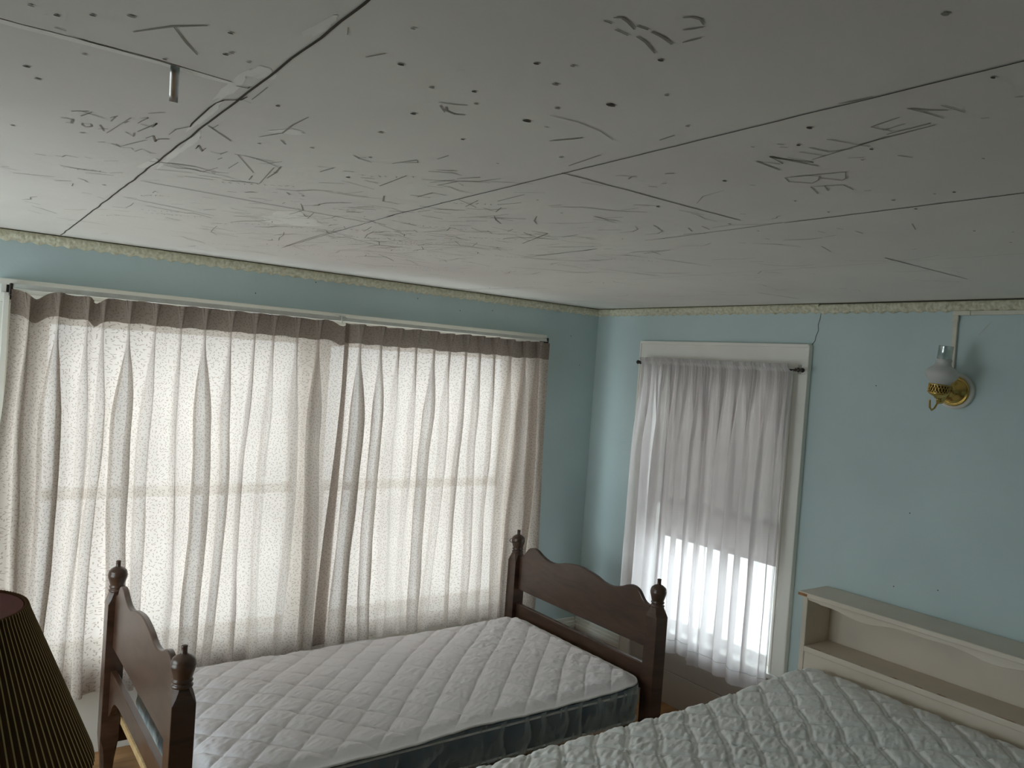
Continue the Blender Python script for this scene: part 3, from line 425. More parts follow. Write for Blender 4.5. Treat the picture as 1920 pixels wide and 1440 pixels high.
# ================================================================ CURTAINS
def drape(name, label, pleats, x0, x1, ztop, zbot, strong, seed, group, y0=-.098, sag=None, flare0=0, flare1=0):
    """pinch-pleated drapery: a flat heading pinched at each pleat, each pinch falling into a soft fold"""
    rs = random.Random(seed); P = []
    for i, p in enumerate(pleats):
        k = strong.get(i, None)
        P.append(dict(p=p, W=(.016+.034*rs.random()) if k is None else .036, ov=rs.uniform(-.2, .55) if k is None else k, lean=rs.uniform(-.035, .02), A=rs.uniform(.022, .04), ph=rs.uniform(0, 6)))
    NR = 96; HD = .088
    rows = []; meta = []
    for j in range(NR):
        d = (ztop-zbot)*(j/(NR-1))**1.0 if j > 22 else None
        dd = [0, .008, .018, .03, .042, .054, .066, .076, .084, .088, .092, .098, .106, .116, .13, .146, .164, .184, .206, .23, .255, .285, .315]
        d = dd[j] if j < 23 else .315+(ztop-zbot-.315)*((j-22)/(NR-1-22))
        u = max(0, (d-HD)/(ztop-zbot-HD)); row = []
        g = sstep(0, .26, u)
        cen = [q['p']+q['lean']*u+.012*math.sin(u*5+q['ph'])*sstep(0, .4, u) for q in P]
        def zat(x):
            return -(sag(x) if sag else 0)
        ws = []
        for q in P:
            if d < HD:
                h = d/HD; W = .026*(1-h)**.7+.004; A = .036-.010*h; ov = .45*(1-h)
            else: W = .006+(q['W']-.006)*g; A = .024+(q['A']-.024)*g; A *= (1-.35*u if q['ov'] < .3 else 1); ov = q['ov']*sstep(0, .12, u)
            ws.append((W, A, ov))
        ex0 = x0+flare0*sstep(.1, 1, u); ex1 = x1+flare1*sstep(.1, 1, u)
        edges = [ex0]
        for c, (W, A, ov) in zip(cen, ws): edges += [c-W/2, c+W/2]
        edges.append(ex1)
        for i in range(len(P)+1):
            a, e = edges[2*i], edges[2*i+1]; nf = 9
            for k in range(nf):
                f = k/nf; x = a+(e-a)*f
                bow = .010*math.sin(math.pi*f)*(1 if d < HD else 1-.4*u)
                rip = .010*g*noise.noise(Vector((x*11, u*1.6, seed)))+.0035*g*noise.noise(Vector((x*34, u*7, seed+3)))
                row.append((x, y0+bow+rip))
            if i < len(P):
                W, A, ov = ws[i]; c = cen[i]; nl = 15
                for k in range(nl):
                    f = k/nl; x = c+W*(f-.5)-W*.62*ov*math.sin(2*math.pi*f)
                    yy = y0-A*(math.sin(math.pi*f)**.8)
                    if d < HD-.004: # three finger-like tucks of the pinch
                        yy += .006*math.cos(6*math.pi*f)*(1-d/HD)
                    row.append((x+.006*g*noise.noise(Vector((f*2, u*6, seed+i))), yy+.010*g*noise.noise(Vector((x*14, u*3, seed)))))
        row.append((ex1, y0)); rows.append((d, u, row))
    nu = len(rows[0][2]); b = MB()
    mid = rows[NR//3][2]; L = [0]
    for i in range(1, nu): L.append(L[-1]+math.hypot(mid[i][0]-mid[i-1][0], mid[i][1]-mid[i-1][1]))
    def fn(i, j):
        d, u, row = rows[j]; x, y = row[i]
        z = ztop-d-(zat_top(x, seed)*(1-sstep(0, .15, u)))+.012*sstep(.7, 1, u)*noise.noise(Vector((x*5, 0, seed)))
        return (x, y, z)
    def zat_top(x, s_): return .006*noise.noise(Vector((x*7, 2, s_)))+.004*(1-math.cos((x-pleats[0])*6.28/.095))*.5+(sag(x) if sag else 0)
    b.grid(fn, nu, NR, 0, True)
    b.uv = [(L[i], rows[j][0]) for j in range(NR) for i in range(nu)]
    # heading faces carry the stiff buckram, in the cloth tinted for blocked backlight
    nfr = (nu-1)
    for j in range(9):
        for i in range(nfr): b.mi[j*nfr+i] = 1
    o = b.build(name, [M['drape'], M['drape_head']], loc=((x0+x1)/2, y0, ztop))
    tag(o, label, 'curtain', group); return o
drape('drapery_panel', 'wide pinch-pleated cream curtain with tan flecks, on the left half of the long window',
      [-2.848, -2.755, -2.658, -2.604, -2.514, -2.419, -2.323, -2.230, -2.126, -2.026, -1.946, -1.841, -1.743],
      -2.905, -1.592, 1.812, .275, {1: 1.2, 4: 1.2, 7: 1.25, 12: 1.1, 2: .3}, 3, 'flecked pinch-pleat curtains on the long window',
      sag=lambda x: .030*math.exp(-((x+2.83)/.03)**2)+.022*math.exp(-((x+2.63)/.018)**2)+.022*math.exp(-((x+1.625)/.03)**2), flare0=-.11, flare1=-.02)
drape('drapery_panel', 'pinch-pleated cream curtain with tan flecks, right half of the long window beside the corner',
      [-1.545, -1.440, -1.348, -1.254, -1.154, -1.066, -.970, -.887, -.798, -.697, -.604, -.512],
      -1.618, -.432, 1.806, .335, {0: 1.3, 1: 1.0, 4: 1.0, 10: 1.2}, 8, 'flecked pinch-pleat curtains on the long window', flare0=-.06, flare1=.03, y0=-.107)
# traverse rod
t = thing('traverse_rod', 'long white metal curtain rod above the flecked curtains', 'curtain rod', (-1.67, -.08, 1.82))
b = MB(); b.box(-2.90, -1.60, -.078, -.064, 1.815, 1.832); b.box(-1.66, -.425, -.074, -.060, 1.813, 1.830); b.box(-2.90, -.43, -.082, -.076, 1.812, 1.817); b.build('rod', M['rod'], t, bevel=.0015)
for x in (-2.905, -.425):
    b = MB(); b.box(x-.004, x+.004, -.082, -.022, 1.79, 1.832); b.box(x-.012, x+.012, -.026, -.022, 1.775, 1.845); b.build('bracket', M['bronze'], t, bevel=.001)
b = MB(); b.box(-1.64, -1.61, -.082, -.022, 1.832, 1.838); b.box(-1.632, -1.628, -.092, -.088, 1.80, 1.838); b.build('centre_support', M['rod'], t)

def sheer(name, label, y0, y1, ztop, zbot, seed, dark=()):
    """rod-pocket voile: tight gathers at the rod that open into long folds"""
    rs = random.Random(seed); n = 300; NR = 70; HB = .062
    fr = [(rs.uniform(5, 8), rs.uniform(0, 6.3), rs.uniform(-.6, .6)) for _ in range(2)]+[(rs.uniform(12, 18), rs.uniform(0, 6.3), rs.uniform(-1, 1)) for _ in range(2)]
    hf = [(rs.uniform(55, 90)*math.pi/2, rs.uniform(0, 6.3)) for _ in range(4)]
    b = MB(); zz = [0, .006, .012, .018, .022, .027, .033, .04, .05]+[.05+(ztop-zbot-.05)*((k+1)/(NR-9))**.95 for k in range(NR-9)]
    def fn(i, j):
        d = zz[j]; u = d/(ztop-zbot); s_ = i/(n-1); y = y1+(y0-y1)*s_  # from y1 (near the corner) onward
        g = sstep(.02, .35, u)
        lo = sum(math.sin(f*s_*6.28+p+q*u) for f, p, q in fr[:2])*.014*g + sum(math.sin(f*s_*6.28+p+q*u*2) for f, p, q in fr[2:])*.006*sstep(0, .2, u)
        hi = sum(math.sin(f*s_*6.28/4+p) for f, p in hf)*.0045*(1-sstep(.02, .45, u))
        x = -.070-lo-hi
        pin = math.exp(-((d-.022)/.010)**2)
        x = x*(1-pin)+(-.0780-.5*abs(hi)-.004*abs(math.sin(s_*95+2*math.sin(s_*17))))*pin
        if d < .022: x = -.0770-1.6*abs(hi)-.010*abs(math.sin(s_*95+2*math.sin(s_*17)))*(1-pin)
        yy = y + .020*g*sum(math.cos(f*s_*6.28+p+q*u) for f, p, q in fr[:2])*.9+.004*noise.noise(Vector((s_*9, u*5, seed)))
        z = ztop-d+.004*noise.noise(Vector((s_*40, 0, seed)))*(1-sstep(0, .05, u))+.018*sstep(.8, 1, u)*noise.noise(Vector((s_*5, 1, seed)))
        return (x, yy, z)
    b.grid(fn, n, NR, 0, True); b.uv = [(i/(n-1)*abs(y1-y0)*1.8, zz[j]) for j in range(NR) for i in range(n)]
    for j in range(NR-1):
        if zz[j] > ztop-zbot-HB or .012 < zz[j] < .03:
            for i in range(n-1): b.mi[j*(n-1)+i] = 1
    o = b.build(name, [M['sheer'], M['hem']], loc=(-.07, (y0+y1)/2, ztop)); tag(o, label, 'curtain', 'sheer curtains on the narrow window')
    # stitched hem line
    hz = ztop-zbot-HB; jj = min(range(NR), key=lambda k: abs(zz[k]-hz)); h = MB()
    h.tube([Vector(fn(i, jj))+Vector((-.001, 0, 0)) for i in range(0, n, 2)], .0011, 5); h.build('hem_stitching', M['steel'], o)
    return o
o = sheer('sheer_curtain', 'sheer white voile curtain nearest the corner on the narrow window', -.905, -.455, 1.762, .298, 4)
o = sheer('sheer_curtain', 'sheer white voile curtain on the narrow window, on the side toward the brass wall lamp', -1.365, -.885, 1.760, .285, 21)
t = thing('curtain_rod', 'thin dark metal rod holding the sheer curtains, knobbed at its end', 'curtain rod', (-.07, -.9, 1.735))
b = MB(); b.tube([(-.070, -1.385, 1.735), (-.070, -.455, 1.738)], .0045, 10); b.build('rod', M['bronze'], t)
for y, s_ in ((-1.385, -1), (-.455, 1)):
    b = MB(); rot = Matrix.Rotation(math.radians(90*-s_), 3, 'X')
    b.lathe([(.0045, 0), (.008, .002), (.004, .008), (.010, .013), (.0105, .018), (.004, .024), (.009, .030), (.011, .036), (.007, .043), (.001, .046)], 14, (-.070, y, 1.736), 0, rot); b.build('finial', M['bronze'], t)
for y in (-1.375, -.88, -.45):
    b = MB(); b.tube([(-.022, y, 1.745), (-.05, y, 1.745), (-.066, y, 1.742), (-.074, y, 1.731), (-.068, y, 1.727)], .0025, 8); b.box(-.025, -.022, y-.008, y+.008, 1.72, 1.76); b.build('bracket', M['steel'], t)

# ================================================================ SINGLE BED
BX0, BX1, BYA, BYB = -.605, -2.512, -.180, -1.180   # post centres
bed = thing('single_bed', 'dark stained wooden single bed with turned posts, below the long window', 'bed', (-1.56, -.68, 0))
def post(x, y, foot):
    b = MB(); h = .033
    # square shaft with chamfered shoulders
    zt = .682; sh = [(0.10, h*.72), (.115, h), (zt-.03, h)] if True else []
    def sq(r, z, ch): # octagonal ring: a square with its corners cut by ch
        c = r-ch; return [(x+a, y+c_, z) for a, c_ in ((-c, -r), (c, -r), (r, -c), (r, c), (c, r), (-c, r), (-r, c), (-r, -c))]
    rings = [sq(.020, 0, .008), sq(.024, .05, .010), sq(.030, .10, .010), sq(h, .14, .0015), sq(h, .655, .0015), sq(h*.93, .672, .008), sq(.026, .690, .0105), sq(.023, .697, .0095)]
    b.add([v for r in rings for v in r], [(j*8+i, j*8+(i+1) % 8, (j+1)*8+(i+1) % 8, (j+1)*8+i) for j in range(len(rings)-1) for i in range(8)]+[tuple(range(8))[::-1], tuple(range(56, 64))])
    o = b.build('post', M['wood'], bed)
    f = MB(); f.lathe([(.022, 0), (.0285, .003), (.030, .008), (.026, .012), (.0235, .015), (.0275, .018), (.029, .022), (.025, .027), (.0265, .031), (.0295, .042), (.0340, .058), (.0348, .068), (.0330, .071), (.0335, .074), (.0305, .083), (.019, .092), (.010, .096), (.0085, .099), (.0085, .114), (.0095, .118), (.006, .120), (.0001, .1205)], 32, (x, y, .694))
    f.build('finial', M['wood'], o)
    return o
for x in (BX0, BX1):
    for y in (BYA, BYB): post(x, y, x < -2)
PROF = [(0, .690), (.035, .702), (.07, .738), (.105, .750), (.14, .745), (.18, .728), (.235, .714), (.29, .716), (.35, .732), (.41, .742), (.4645, .746)]
PROF = PROF+[(.929-a, z) for a, z in PROF[-2::-1]]
def smooth_prof(pts, k=6):
    out = []
    for i in range(len(pts)-1):
        p0 = pts[max(i-1, 0)]; p1 = pts[i]; p2 = pts[i+1]; p3 = pts[min(i+2, len(pts)-1)]
        for j in range(k):
            t_ = j/k; out.append(tuple(.5*((2*p1[c])+(-p0[c]+p2[c])*t_+(2*p0[c]-5*p1[c]+4*p2[c]-p3[c])*t_*t_+(-p0[c]+3*p1[c]-3*p2[c]+p3[c])*t_**3) for c in (0, 1)))
    out.append(pts[-1]); return out
for X, zb, nm in ((BX0, .512, 'headboard_panel'), (BX1, .490, 'footboard_panel')):
    top = smooth_prof(PROF); ol = [(-.2155-a, z) for a, z in top]; ol = [(ol[0][0], zb)]+ol+[(ol[-1][0], zb)]
    b = MB(); b.prism(ol, lambda a, c, d: (d, a, c), X-.010, X+.010)
    b.build(nm, M['wood'], bed, bevel=.004)
b = MB(); b.box(BX0-.010, BX0+.010, -1.147, -.213, .330, .440); b.build('headboard_rail', M['wood'], bed, bevel=.004)
# foot rail with an arched lower edge
arc = smooth_prof([(0, .225), (.03, .245), (.07, .29), (.13, .318), (.25, .328), (.4645, .330), (.68, .328), (.80, .318), (.86, .29), (.90, .245), (.929, .225)])
ol = [(-.2155-a, z) for a, z in arc]; ol = ol+[(ol[-1][0], .402), (ol[0][0], .402)]
b = MB(); b.prism(ol, lambda a, c, d: (d, a, c), BX1-.011, BX1+.011); b.build('footboard_rail', M['wood'], bed, bevel=.004)
for y in (-.172, -1.188):
    b = MB(); b.box(BX1+.033, BX0-.033, y-.010, y+.010, .105, .215); b.build('side_rail', M['wood'], bed, bevel=.003)
for k in range(5):
    x = -2.455+k*.44
    b = MB(); b.box(x-.022, x+.022, -1.177, -.183, .185, .212); b.build('slat', M['pine'], bed, bevel=.002)

def cloth_noise(x, y, s_):
    return noise.noise(Vector((x, y, s_)))
# mattress under the quilted pad
MX0, MX1, MY0, MY1 = -2.43, -.645, -.240, -1.172
mt = thing('single_mattress', 'navy satin mattress on the dark single bed, seen under the sheer skirt', 'mattress', (-1.54, -.70, .213))
def rrect(x0, x1, y0, y1, r, n=8, inset=0.):
    x0 += inset; x1 -= inset; y0 += inset; y1 -= inset; pts = []
    for cx, cyy, a0 in ((x1-r, y1-r, 0), (x0+r, y1-r, 90), (x0+r, y0+r, 180), (x1-r, y0+r, 270)):
        for k in range(n+1):
            a = math.radians(a0+90*k/n); pts.append((cx+r*math.cos(a), cyy+r*math.sin(a)))
    return pts
def loft(b, rings, zs, mi=0, caps=True):
    n = len(rings[0]); b.grid(lambda i, j: (*rings[j][i], zs[j]), n, len(rings), mi, True, True)
    if caps: b.add([(*p, zs[-1]) for p in rings[-1]], [tuple(range(n))], mi); b.add([(*p, zs[0]) for p in rings[0]], [tuple(range(n))[::-1]], mi)
b = MB(); R4 = (MX0, MX1, MY1, MY0)
loft(b, [rrect(*R4, .06, inset=i) for i in (.012, .004, .0, .0, .002, .016)], [.213, .222, .235, .335, .350, .358]); b.build('ticking', M['blue'], mt)
b = MB()
for z in (.226, .342): rr = rrect(*R4, .06, inset=-.002); b.tube([(*p, z) for p in rr+rr[:1]], .0045, 8)
b.build('piping', M['bind'], mt)
# quilted mattress pad: diamond stitching, puckers, rounded corners
pad = thing('mattress_pad', 'grey-white diamond-quilted mattress pad with sheer skirt on the single bed', 'mattress pad', (-1.54, -.70, .37))
def padz(x, y, u, v, amp=1.):
    wx = .012*cloth_noise(x*2.4, y*2.4, 1)*(1+1.6*sstep(-1.3, -.8, x)); wy = .012*cloth_noise(x*2.4, y*2.4, 5)*(1+1.6*sstep(-1.3, -.8, x))
    a = (x+wx+y+wy)/math.sqrt(2)+.0185; c = (x+wx-y-wy)/math.sqrt(2)+.0745; s_ = .107
    puff = (abs(math.sin(math.pi*a/s_))**.22)*(abs(math.sin(math.pi*c/s_))**.22)
    near = sstep(-1.35, -.85, x)
    wr = cloth_noise(x*26+y*12, y*52-x*30, 2)*.0022+cloth_noise(x*60, y*95-x*55, 7)*.0010
    wr += near*(cloth_noise(x*16+y*6, y*28-x*14, 9)*.0060+.0025*abs(cloth_noise(x*40, y*30, 4)))
    return .0175*puff+wr*(.2+.8*puff)*1.25
NX, NY = 470, 250
# edge ring: rounded-rectangle mapping of the unit square
def pad_xy(s_, t_):
    x = MX0-.006+(MX1-MX0+.012)*s_; y = MY0+.006+(MY1-MY0-.012)*t_
    r = .075
    dx = min(x-MX0, MX1-x); dy = min(MY0-y, y-MY1)
    return x, y
b = MB()
def padf(i, j):
    s_, t_ = i/(NX-1), j/(NY-1); x, y = pad_xy(s_, t_)
    # pull grid corners inward to round them
    cx = -1 if s_ < .5 else 1; cyy = 1 if t_ < .5 else -1
    r = .085; ax = (MX1 if cx > 0 else MX0)-cx*r; ay = (MY0 if cyy > 0 else MY1)-cyy*r
    px, py = (x-ax)*cx, (y-ay)*cyy
    if px > 0 and py > 0:
        m = max(px, py); L = math.hypot(px, py)
        if L > 1e-6: k = m/L; x = ax+cx*px*k; y = ay+cyy*py*k
        ed = r-m
    else: ed = min(MX1-x if cx > 0 else x-MX0, MY0-y if cyy > 0 else y-MY1)
    near_e = -y > .7
    bulge = .020*sstep(-1.2, -2.3, x) if near_e else 0
    if near_e: y -= bulge*sstep(.75, .98, t_)
    e = sstep(-.006, .055, ed)
    dome = .012*sstep(0, .4, ed)+.010*math.sin((x-MX0)*2.1)*sstep(.05, .3, ed)
    # slumped dip along the near edge and the raised head end
    z = .370+.012*e+.012*sstep(-1.05, -.66, x)+dome+padz(x, y, s_, t_)*(.25+.75*e)-.010*cloth_noise(x*3, 0, 8)*(1-e)-.006
    return (x, y, z)
b.grid(padf, NX, NY); b.build('quilted_top', M['quilt'], pad)
edge = [padf(i, NY-1) for i in range(NX)]; edge_all = [padf(i, 0) for i in range(NX)]+[padf(NX-1, j) for j in range(NY)]+edge[::-1]+[padf(0, j) for j in range(NY-1, -1, -1)]
b = MB(); b.tube([(p[0], p[1], p[2]-.001) for p in edge_all[::3]], .0042, 8); b.build('binding', M['bind'], pad)
# sheer elastic skirt: gathered under the binding
ring = edge_all[::2]; nn = len(ring); b = MB(); NV = 16; rs = random.Random(2)
cen = Vector((-1.54, -.706))
def skf(i, j):
    p = ring[i]; v = j/(NV-1); o_ = Vector((p[0], p[1]))
    # outward normal from neighbouring points
    q0 = Vector(ring[i-1][:2]); q1 = Vector(ring[(i+1) % nn][:2]); tt = (q1-q0); nv = Vector((tt.y, -tt.x)); nv = nv.normalized() if nv.length > 1e-6 else Vector((0, 0))
    if nv.dot(o_-cen) < 0: nv = -nv
    s_ = (p[0]-p[1]*1.3)
    ruf = (abs(cloth_noise(s_*11, v*1.1, 6))**.7)*.026+(1-v)*.8*abs(cloth_noise(s_*70, v*2, 3))*.012+.008*abs(cloth_noise(s_*30, v*1.5, 8))
    out_ = .0035+ruf*min(1, .35+v*1.6)*(1-.45*v)
    z = p[2]-.004-(p[2]-.225)*v+.0
    return (p[0]+nv.x*out_, p[1]+nv.y*out_, z)
b.grid(skf, nn, NV); b.uv = [(i*.011, j*.012) for j in range(NV) for i in range(nn)]; b.build('sheer_skirt', M['skirt'], pad)

# dark cord looped around the far headboard finial
b = MB(); pts = []
for k in range(26):
    a = k/25*math.pi*2; pts.append((BX0-.02+.030*math.cos(a)*.9, BYA-.0+.031*math.sin(a), .765+.012*math.cos(a)))
b.tube(pts, .0016, 6)
b.tube([(BX0-.012, BYA-.033, .772), (BX0-.016, BYA-.038, .75), (BX0-.02, BYA-.034, .722), (BX0-.02, BYA-.047, .700), (BX0-.018, BYA-.058, .688), (BX0-.016, BYA-.045, .683), (BX0-.014, BYA-.037, .700), (BX0-.014, BYA-.035, .722)], .0016, 6)
o = b.build('cord', M['cord'], loc=(BX0, BYA, .70)); tag(o, 'thin dark cord looped over the headboard finial by the flecked curtain', 'cord')

# ================================================================ DOUBLE BED
DX0, DX1, DY0, DY1 = -2.12, -.202, -1.585, -3.03
ds = thing('bed_base', 'low base under the wide white bed against the right wall', 'bed base', (-1.2, -2.3, 0))
b = MB(); R5 = (DX0+.03, DX1-.01, DY1+.03, DY0-.075)
loft(b, [rrect(*R5, .04, inset=i) for i in (.008, 0, 0, .008)], [.09, .10, .255, .262]); b.build('box_spring', M['mattress_w'], ds)
for x in (DX0+.15, DX1-.15):
    for y in (DY1+.15, DY0-.2): b = MB(); b.lathe([(.018, 0), (.022, .01), (.025, .09)], 16, (x, y, 0)); b.build('leg', M['table'], ds)
dm = thing('double_mattress', 'wide mattress covered by a white quilt-stitched top, right of the single bed', 'mattress', (-1.2, -2.3, .262))
b = MB(); DZ = .505
loft(b, [rrect(DX0, DX1-.002, DY1, DY0-.055, .08, inset=i) for i in (.02, .004, 0, 0, .01)], [.262, .272, .30, .46, .485]); b.build('side_panel', M['mattress_w'], dm)
NX2, NY2 = 520, 400
def dq(x, y):
    a = (x*.74+y*-.67); c = (x*.70+y*.71)
    wx = .010*cloth_noise(x*3, y*3, 12)
    fa = (a+.0045*math.sin(c*2*math.pi/.23)+wx)/.100; fc = (c+.006*math.sin(a*2*math.pi/.20)+wx)/.118
    def dbl(f):
        t_ = abs(f-round(f)); return t_
    da, dc = dbl(fa)*.100, dbl(fc)*.118
    groove = lambda d, off: math.exp(-((d-off)/.0032)**2)
    band = lambda d: 1-math.exp(-(d/.013)**2)
    puff = band(da)*band(dc)
    h = .0060*puff-.0045*groove(da, .0075)-.0085*groove(dc, .0075)
    flat = sstep(-1.0, -.35, x)*.65
    wr = cloth_noise(x*14+y*10, y*60-x*34, 3)*.0042*(1-flat)+cloth_noise(x*34+y*10, y*120-x*60, 8)*.0022*(1-.6*flat)+cloth_noise(x*50, y*45, 6)*.0014
    return h+wr
def dpad(i, j):
    s_, t_ = i/(NX2-1), j/(NY2-1); x = DX0+(DX1-.004-DX0)*s_; y = DY0-.05+(DY1-DY0+.05)*t_
    cx = -1 if s_ < .5 else 1; cyy = 1 if t_ < .5 else -1; r = .10; X0, X1, Y0, Y1 = DX0, DX1-.004, DY0-.05, DY1
    ax = (X1 if cx > 0 else X0)-cx*r; ay = (Y0 if cyy > 0 else Y1)-cyy*r; px, py = (x-ax)*cx, (y-ay)*cyy
    if px > 0 and py > 0:
        m = max(px, py); L = math.hypot(px, py); k = m/L if L > 1e-6 else 1; x = ax+cx*px*k; y = ay+cyy*py*k; ed = r-m
    else: ed = min(X1-x if cx > 0 else x-X0, Y0-y if cyy > 0 else y-Y1)
    e = math.sqrt(max(0, 1-(1-min(1, max(0, ed)/.05))**2))
    hd = sstep(-.9, -.25, x); z = .447+.075*e+.012*sstep(0, .35, ed)+.030*hd+(.035*(1-e)*hd if x > -.32 and y < DY0-.12 else 0)+dq(x, y)*(.3+.7*min(1, ed/.03 if ed > 0 else 0))
    return (x, y, z)
b = MB(); b.grid(dpad, NX2, NY2); b.build('quilted_top', M['quilt2'], dm)
e2 = [dpad(i, 0) for i in range(NX2)]+[dpad(NX2-1, j) for j in range(NY2)]+[dpad(i, NY2-1) for i in range(NX2-1, -1, -1)]+[dpad(0, j) for j in range(NY2-1, -1, -1)]
b = MB(); b.tube([(p[0], p[1], p[2]-.002) for p in e2[::3]], .005, 8); b.build('binding', M['bind'], dm)

# bookcase headboard on the right wall
hb = thing('bookcase_headboard', 'long cream painted bookcase headboard with chipped edges behind the wide bed', 'headboard', (-.1, -2.3, 0))
HY0, HY1, HZ = -1.585, -3.05, .828; HX = -.185
b = MB(); b.box(HX-.018, -.003, HY1-.012, HY0+.012, HZ-.020, HZ); b.build('top_board', M['cream'], hb, bevel=.004)
for y0, y1 in ((HY0-.022, HY0), (HY1, HY1+.022)):
    b = MB(); b.box(HX, -.004, y0, y1, 0, HZ-.020); b.build('side_board', M['cream'], hb, bevel=.003)
b = MB(); b.box(-.016, -.004, HY1+.022, HY0-.022, .10, HZ-.020); b.build('back_board', M['cream'], hb)
b = MB(); b.box(HX+.004, -.016, HY1+.022, HY0-.022, .590, .608); b.build('shelf', M['cream'], hb, bevel=.003)
b = MB(); b.box(HX-.004, HX+.010, HY1+.0225, HY0-.0225, .5845, .6085); b.build('shelf_lip', M['cream'], hb, bevel=.004)
b = MB(); b.box(HX+.004, HX+.016, HY1+.022, HY0-.022, .10, .588); b.build('front_panel', M['cream'], hb, bevel=.002)
# scalloped valance
L = HY0-.022-(HY1+.022); ol = []
nv = 120
for k in range(nv+1):
    s_ = k/nv*L; ph = (s_/.475) % 1
    dz = .016+.016*(.5-.5*math.cos(2*math.pi*ph))+.004*math.cos(4*math.pi*ph)
    if s_ < .05 or s_ > L-.05: dz = .012+.004*min(s_, L-s_)/.05
    ol.append((HY0-.022-s_, HZ-.020-dz))
ol = [(HY0-.022, HZ-.020)]+ol+[(HY0-.022-L, HZ-.020)]
b = MB(); b.prism(ol, lambda a, c, d: (d, a, c), HX+.002, HX+.014); b.build('valance', M['cream'], hb, bevel=.002)
# chipped bare edges
b = MB(); b.box(HX-.0186, HX-.006, HY0-.030, HY0+.0125, HZ-.016, HZ-.004); b.box(HX-.016, HX+.02, HY0+.006, HY0+.0128, HZ-.018, HZ-.003); b.build('chipped_corner', M['worn'], hb, bevel=.002)['label'] = 'bare orange-brown chipped corner'
rs = random.Random(9); y = HY0-.05
while y > HY1+.2:
    L_ = rs.uniform(.01, .09)
    if rs.random() < .75: n_ = 6; b = MB(); b.add([(HX-.001+rs.uniform(0, .001), y-L_*k/n_, .6088) for k in range(n_+1)]+[(HX+.002+rs.uniform(0, .006)*(1 if 0 < k < n_ else 0), y-L_*k/n_, .6088) for k in range(n_+1)], [(k, k+1, n_+k+2, n_+k+1) for k in range(n_)]); b.build('worn_patch', M['worn'], hb)['label'] = 'bare brown worn patch on the shelf edge'
    y -= L_+rs.uniform(.01, .06)
# ================================================================ WALL SCONCE
sc = thing('wall_sconce', 'brass wall lamp with frosted globe and glass chimney on the blue wall', 'wall lamp', (0, -2.037, 1.685))
SY, SZ = -2.037, 1.688
rx = Matrix.Rotation(math.radians(-90), 3, 'Y')
b = MB(); b.lathe([(.067, 0), (.068, .004), (.068, .014), (.064, .018), (.052, .020), (.001, .020)], 48, (0, SY, SZ), 0, rx); b.build('backplate', M['china'], sc)
b = MB(); b.lathe([(.056, .018), (.057, .022), (.053, .026), (.050, .026), (.048, .023), (.045, .026), (.041, .034), (.036, .038), (.026, .041), (.020, .048), (.018, .054), (.001, .056)], 48, (0, SY, SZ), 0, rx); b.build('canopy', M['brass'], sc)
SZ0 = SZ; SZ = SZ-.007; LX = -.134; lean = Matrix.Rotation(math.radians(5), 3, 'X')
def S_(p): return Vector((LX, SY, SZ))+lean @ Vector(p)
b = MB(); b.tube([(-.05, SY, SZ0), (-.07, SY, SZ-.004), (-.085, SY, SZ-.02), (-.105, SY, SZ-.038), (LX, SY, SZ-.040), (LX, SY, SZ-.022)], .0065, 12); b.build('arm', M['brass'], sc)
b = MB(); b.tube([(-.050, SY+.004, SZ-.012), (-.075, SY+.010, SZ-.018), (-.10, SY+.014, SZ-.035), (-.118, SY+.018, SZ-.062), (-.130, SY+.022, SZ-.070), (-.141, SY+.024, SZ-.060), (-.146, SY+.024, SZ-.032)], .0036, 10); b.build('hook', M['brass'], sc)
b = MB(); b.lathe([(.001, -.026), (.010, -.026), (.014, -.020), (.030, -.012), (.034, -.008), (.033, -.004), (.001, -.002)], 32, (LX, SY, SZ), 0, lean); b.build('font', M['brass'], sc)
# pierced gallery: two hoops and a lattice of crossed wires
b = MB()
for z in (-.004, .026):
    b.tube([S_((.036*math.cos(k*math.pi/18), .036*math.sin(k*math.pi/18), z)) for k in range(37)], .0022, 8)
nw = 22
for k in range(nw):
    a = 2*math.pi*k/nw
    for s_ in (1, -1):
        b.tube([S_((.036*math.cos(a+s_*f*.35), .036*math.sin(a+s_*f*.35), -.004+.030*f)) for f in (0, .33, .66, 1)], .0015, 5)
b.build('gallery', M['brass'], sc)
b = MB(); b.lathe([(.033, -.003), (.033, .025)], 28, (LX, SY, SZ), 0, lean); b.build('burner_sleeve', M['brass_dk'], sc)
b = MB(); b.lathe([(.033, .022), (.036, .034), (.044, .042), (.052, .052), (.0555, .062), (.055, .070), (.050, .080), (.041, .088), (.032, .093), (.0280, .098), (.0268, .104), (.0262, .112), (.0290, .116), (.0262, .120)], 40, (LX, SY, SZ), 0, lean); b.build('globe', M['frost'], sc)
b = MB(); b.lathe([(.0255, .116), (.0248, .122), (.0245, .130), (.0245, .166), (.0252, .168)], 36, (LX, SY, SZ), 0, lean); b.build('chimney', M['chimney'], sc, solid=.0015)
t = thing('wire_raceway', 'ivory surface wire channel running from the moulding down to the brass wall lamp', 'wire channel', (0, -2.02, 1.9))
b = MB(); b.box(-.012, -.0, -2.026, -2.008, SZ0+.060, 1.975); b.build('vertical_channel', M['race'], t, bevel=.002)
b = MB(); b.box(-.012, -.0, -3.2, -2.07, 1.974, 1.990); b.build('horizontal_channel', M['race'], t, bevel=.002)
b = MB(); b.box(-.014, -.0, -2.07, -2.006, 1.9735, 1.9905); b.box(-.014, -.0, -2.028, -2.006, 1.95, 1.974); b.build('elbow', M['race'], t, bevel=.002)

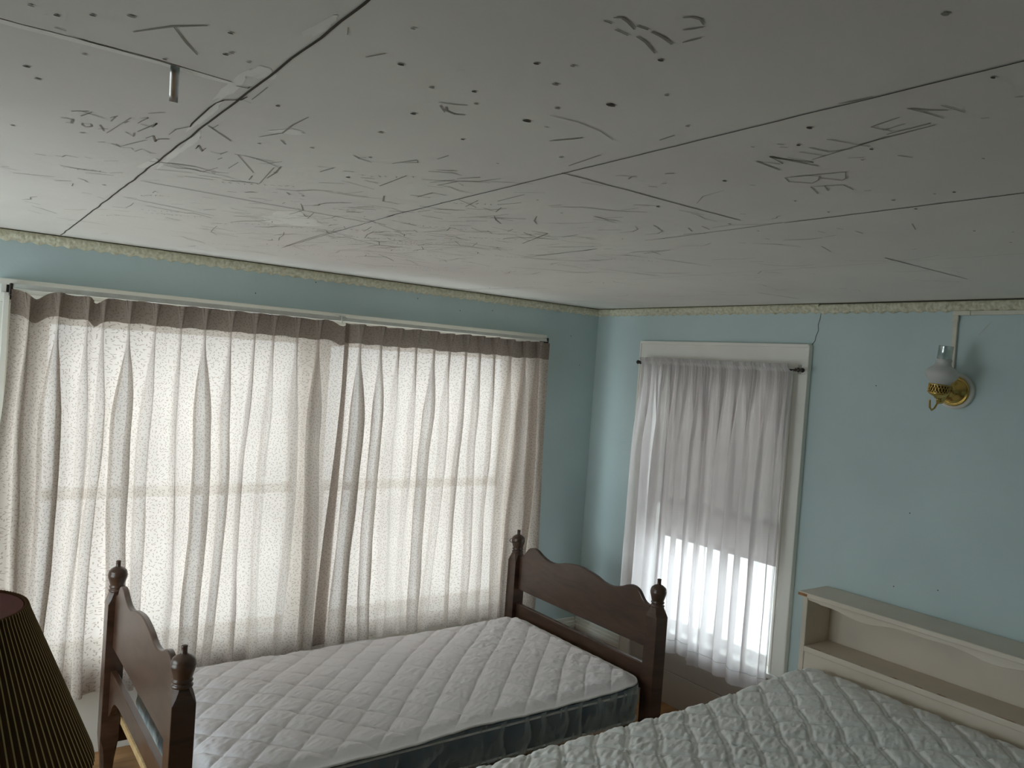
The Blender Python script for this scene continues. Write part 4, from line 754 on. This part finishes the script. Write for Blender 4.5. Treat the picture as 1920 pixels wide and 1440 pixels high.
# ================================================================ TABLE LAMP (foreground, left)
LXc, LYc, LZt = -3.088, -2.10, 1.250
tl = thing('table_lamp', 'table lamp with dark olive-brown pleated cone shade, near the foot of the single bed', 'lamp', (LXc, LYc, .56))
nP = 168
b = MB(); PR = [(.101, 0), (.103, -.004), (.1045, -.010), (.1505, -.121), (.1985, -.238), (.2000, -.244), (.2005, -.250)]
nP = 108*3
def shf(i, j):
    r, z = PR[j]; k, m = divmod(i, 3); a = 2*math.pi*(k+(0, .50, .74)[m])/108; r += (-.0022-.0022*j/6, .0022+.0020*j/6, .0022+.0020*j/6)[m]; return (LXc+r*math.cos(a), LYc+r*math.sin(a), LZt+z+(.0015 if j == 0 and m else 0))
b.grid(shf, nP, len(PR), 0, False, True); b.uv = [(i*.004, j*.04) for j in range(len(PR)) for i in range(nP)]
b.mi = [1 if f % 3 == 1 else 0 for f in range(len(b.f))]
shd = b.build('shade', [M['pleat'], M['lit_ridge']], tl)
b = MB(); b.lathe([(.0965, -.001), (.0975, -.008), (.1445, -.121), (.1935, -.240), (.196, -.248)], 72, (LXc, LYc, LZt)); b.build('lining', M['lining'], shd)
for r, z in ((.1005, -.001), (.2005, -.249)):
    b = MB(); b.tube([(LXc+r*math.cos(k*math.pi/36), LYc+r*math.sin(k*math.pi/36), LZt+z) for k in range(73)], .0028, 8); b.build('rim_tape', M['pleat'], shd)
b = MB()
for k in range(3):
    a = k*2.094+.4; b.tube([(LXc, LYc, LZt-.02), (LXc+.09*math.cos(a), LYc+.09*math.sin(a), LZt-.006)], .0018, 6)
b.tube([(LXc, LYc, LZt-.04), (LXc, LYc, LZt+.005)], .004, 8); b.build('spider', M['brass_dk'], shd)
b = MB(); b.lathe([(.08, 0), (.082, .01), (.07, .02), (.035, .035), (.028, .05), (.06, .11), (.088, .18), (.092, .23), (.075, .29), (.04, .34), (.022, .37), (.018, .40)], 40, (LXc, LYc, .560)); b.build('base', M['ceramic'], tl)
b = MB(); b.tube([(LXc, LYc, .955), (LXc, LYc, LZt-.10)], .007, 10); b.lathe([(.016, 0), (.018, .02), (.015, .05)], 16, (LXc, LYc, LZt-.16)); b.build('socket', M['brass_dk'], tl)
tb = thing('side_table', 'small dark wooden side table carrying the pleated table lamp', 'table', (LXc-.08, LYc, 0))
b = MB(); b.box(LXc-.33, LXc+.17, LYc-.22, LYc+.2, .535, .56); b.build('table_top', M['table'], tb, bevel=.004)
b = MB(); b.box(LXc-.30, LXc+.14, LYc-.19, LYc+.17, .43, .535); b.build('apron', M['table'], tb, bevel=.003)
for x in (LXc-.30, LXc+.12):
    for y in (LYc-.19, LYc+.15): b = MB(); b.box(x, x+.022, y, y+.022, 0, .43); b.build('leg', M['table'], tb, bevel=.002)
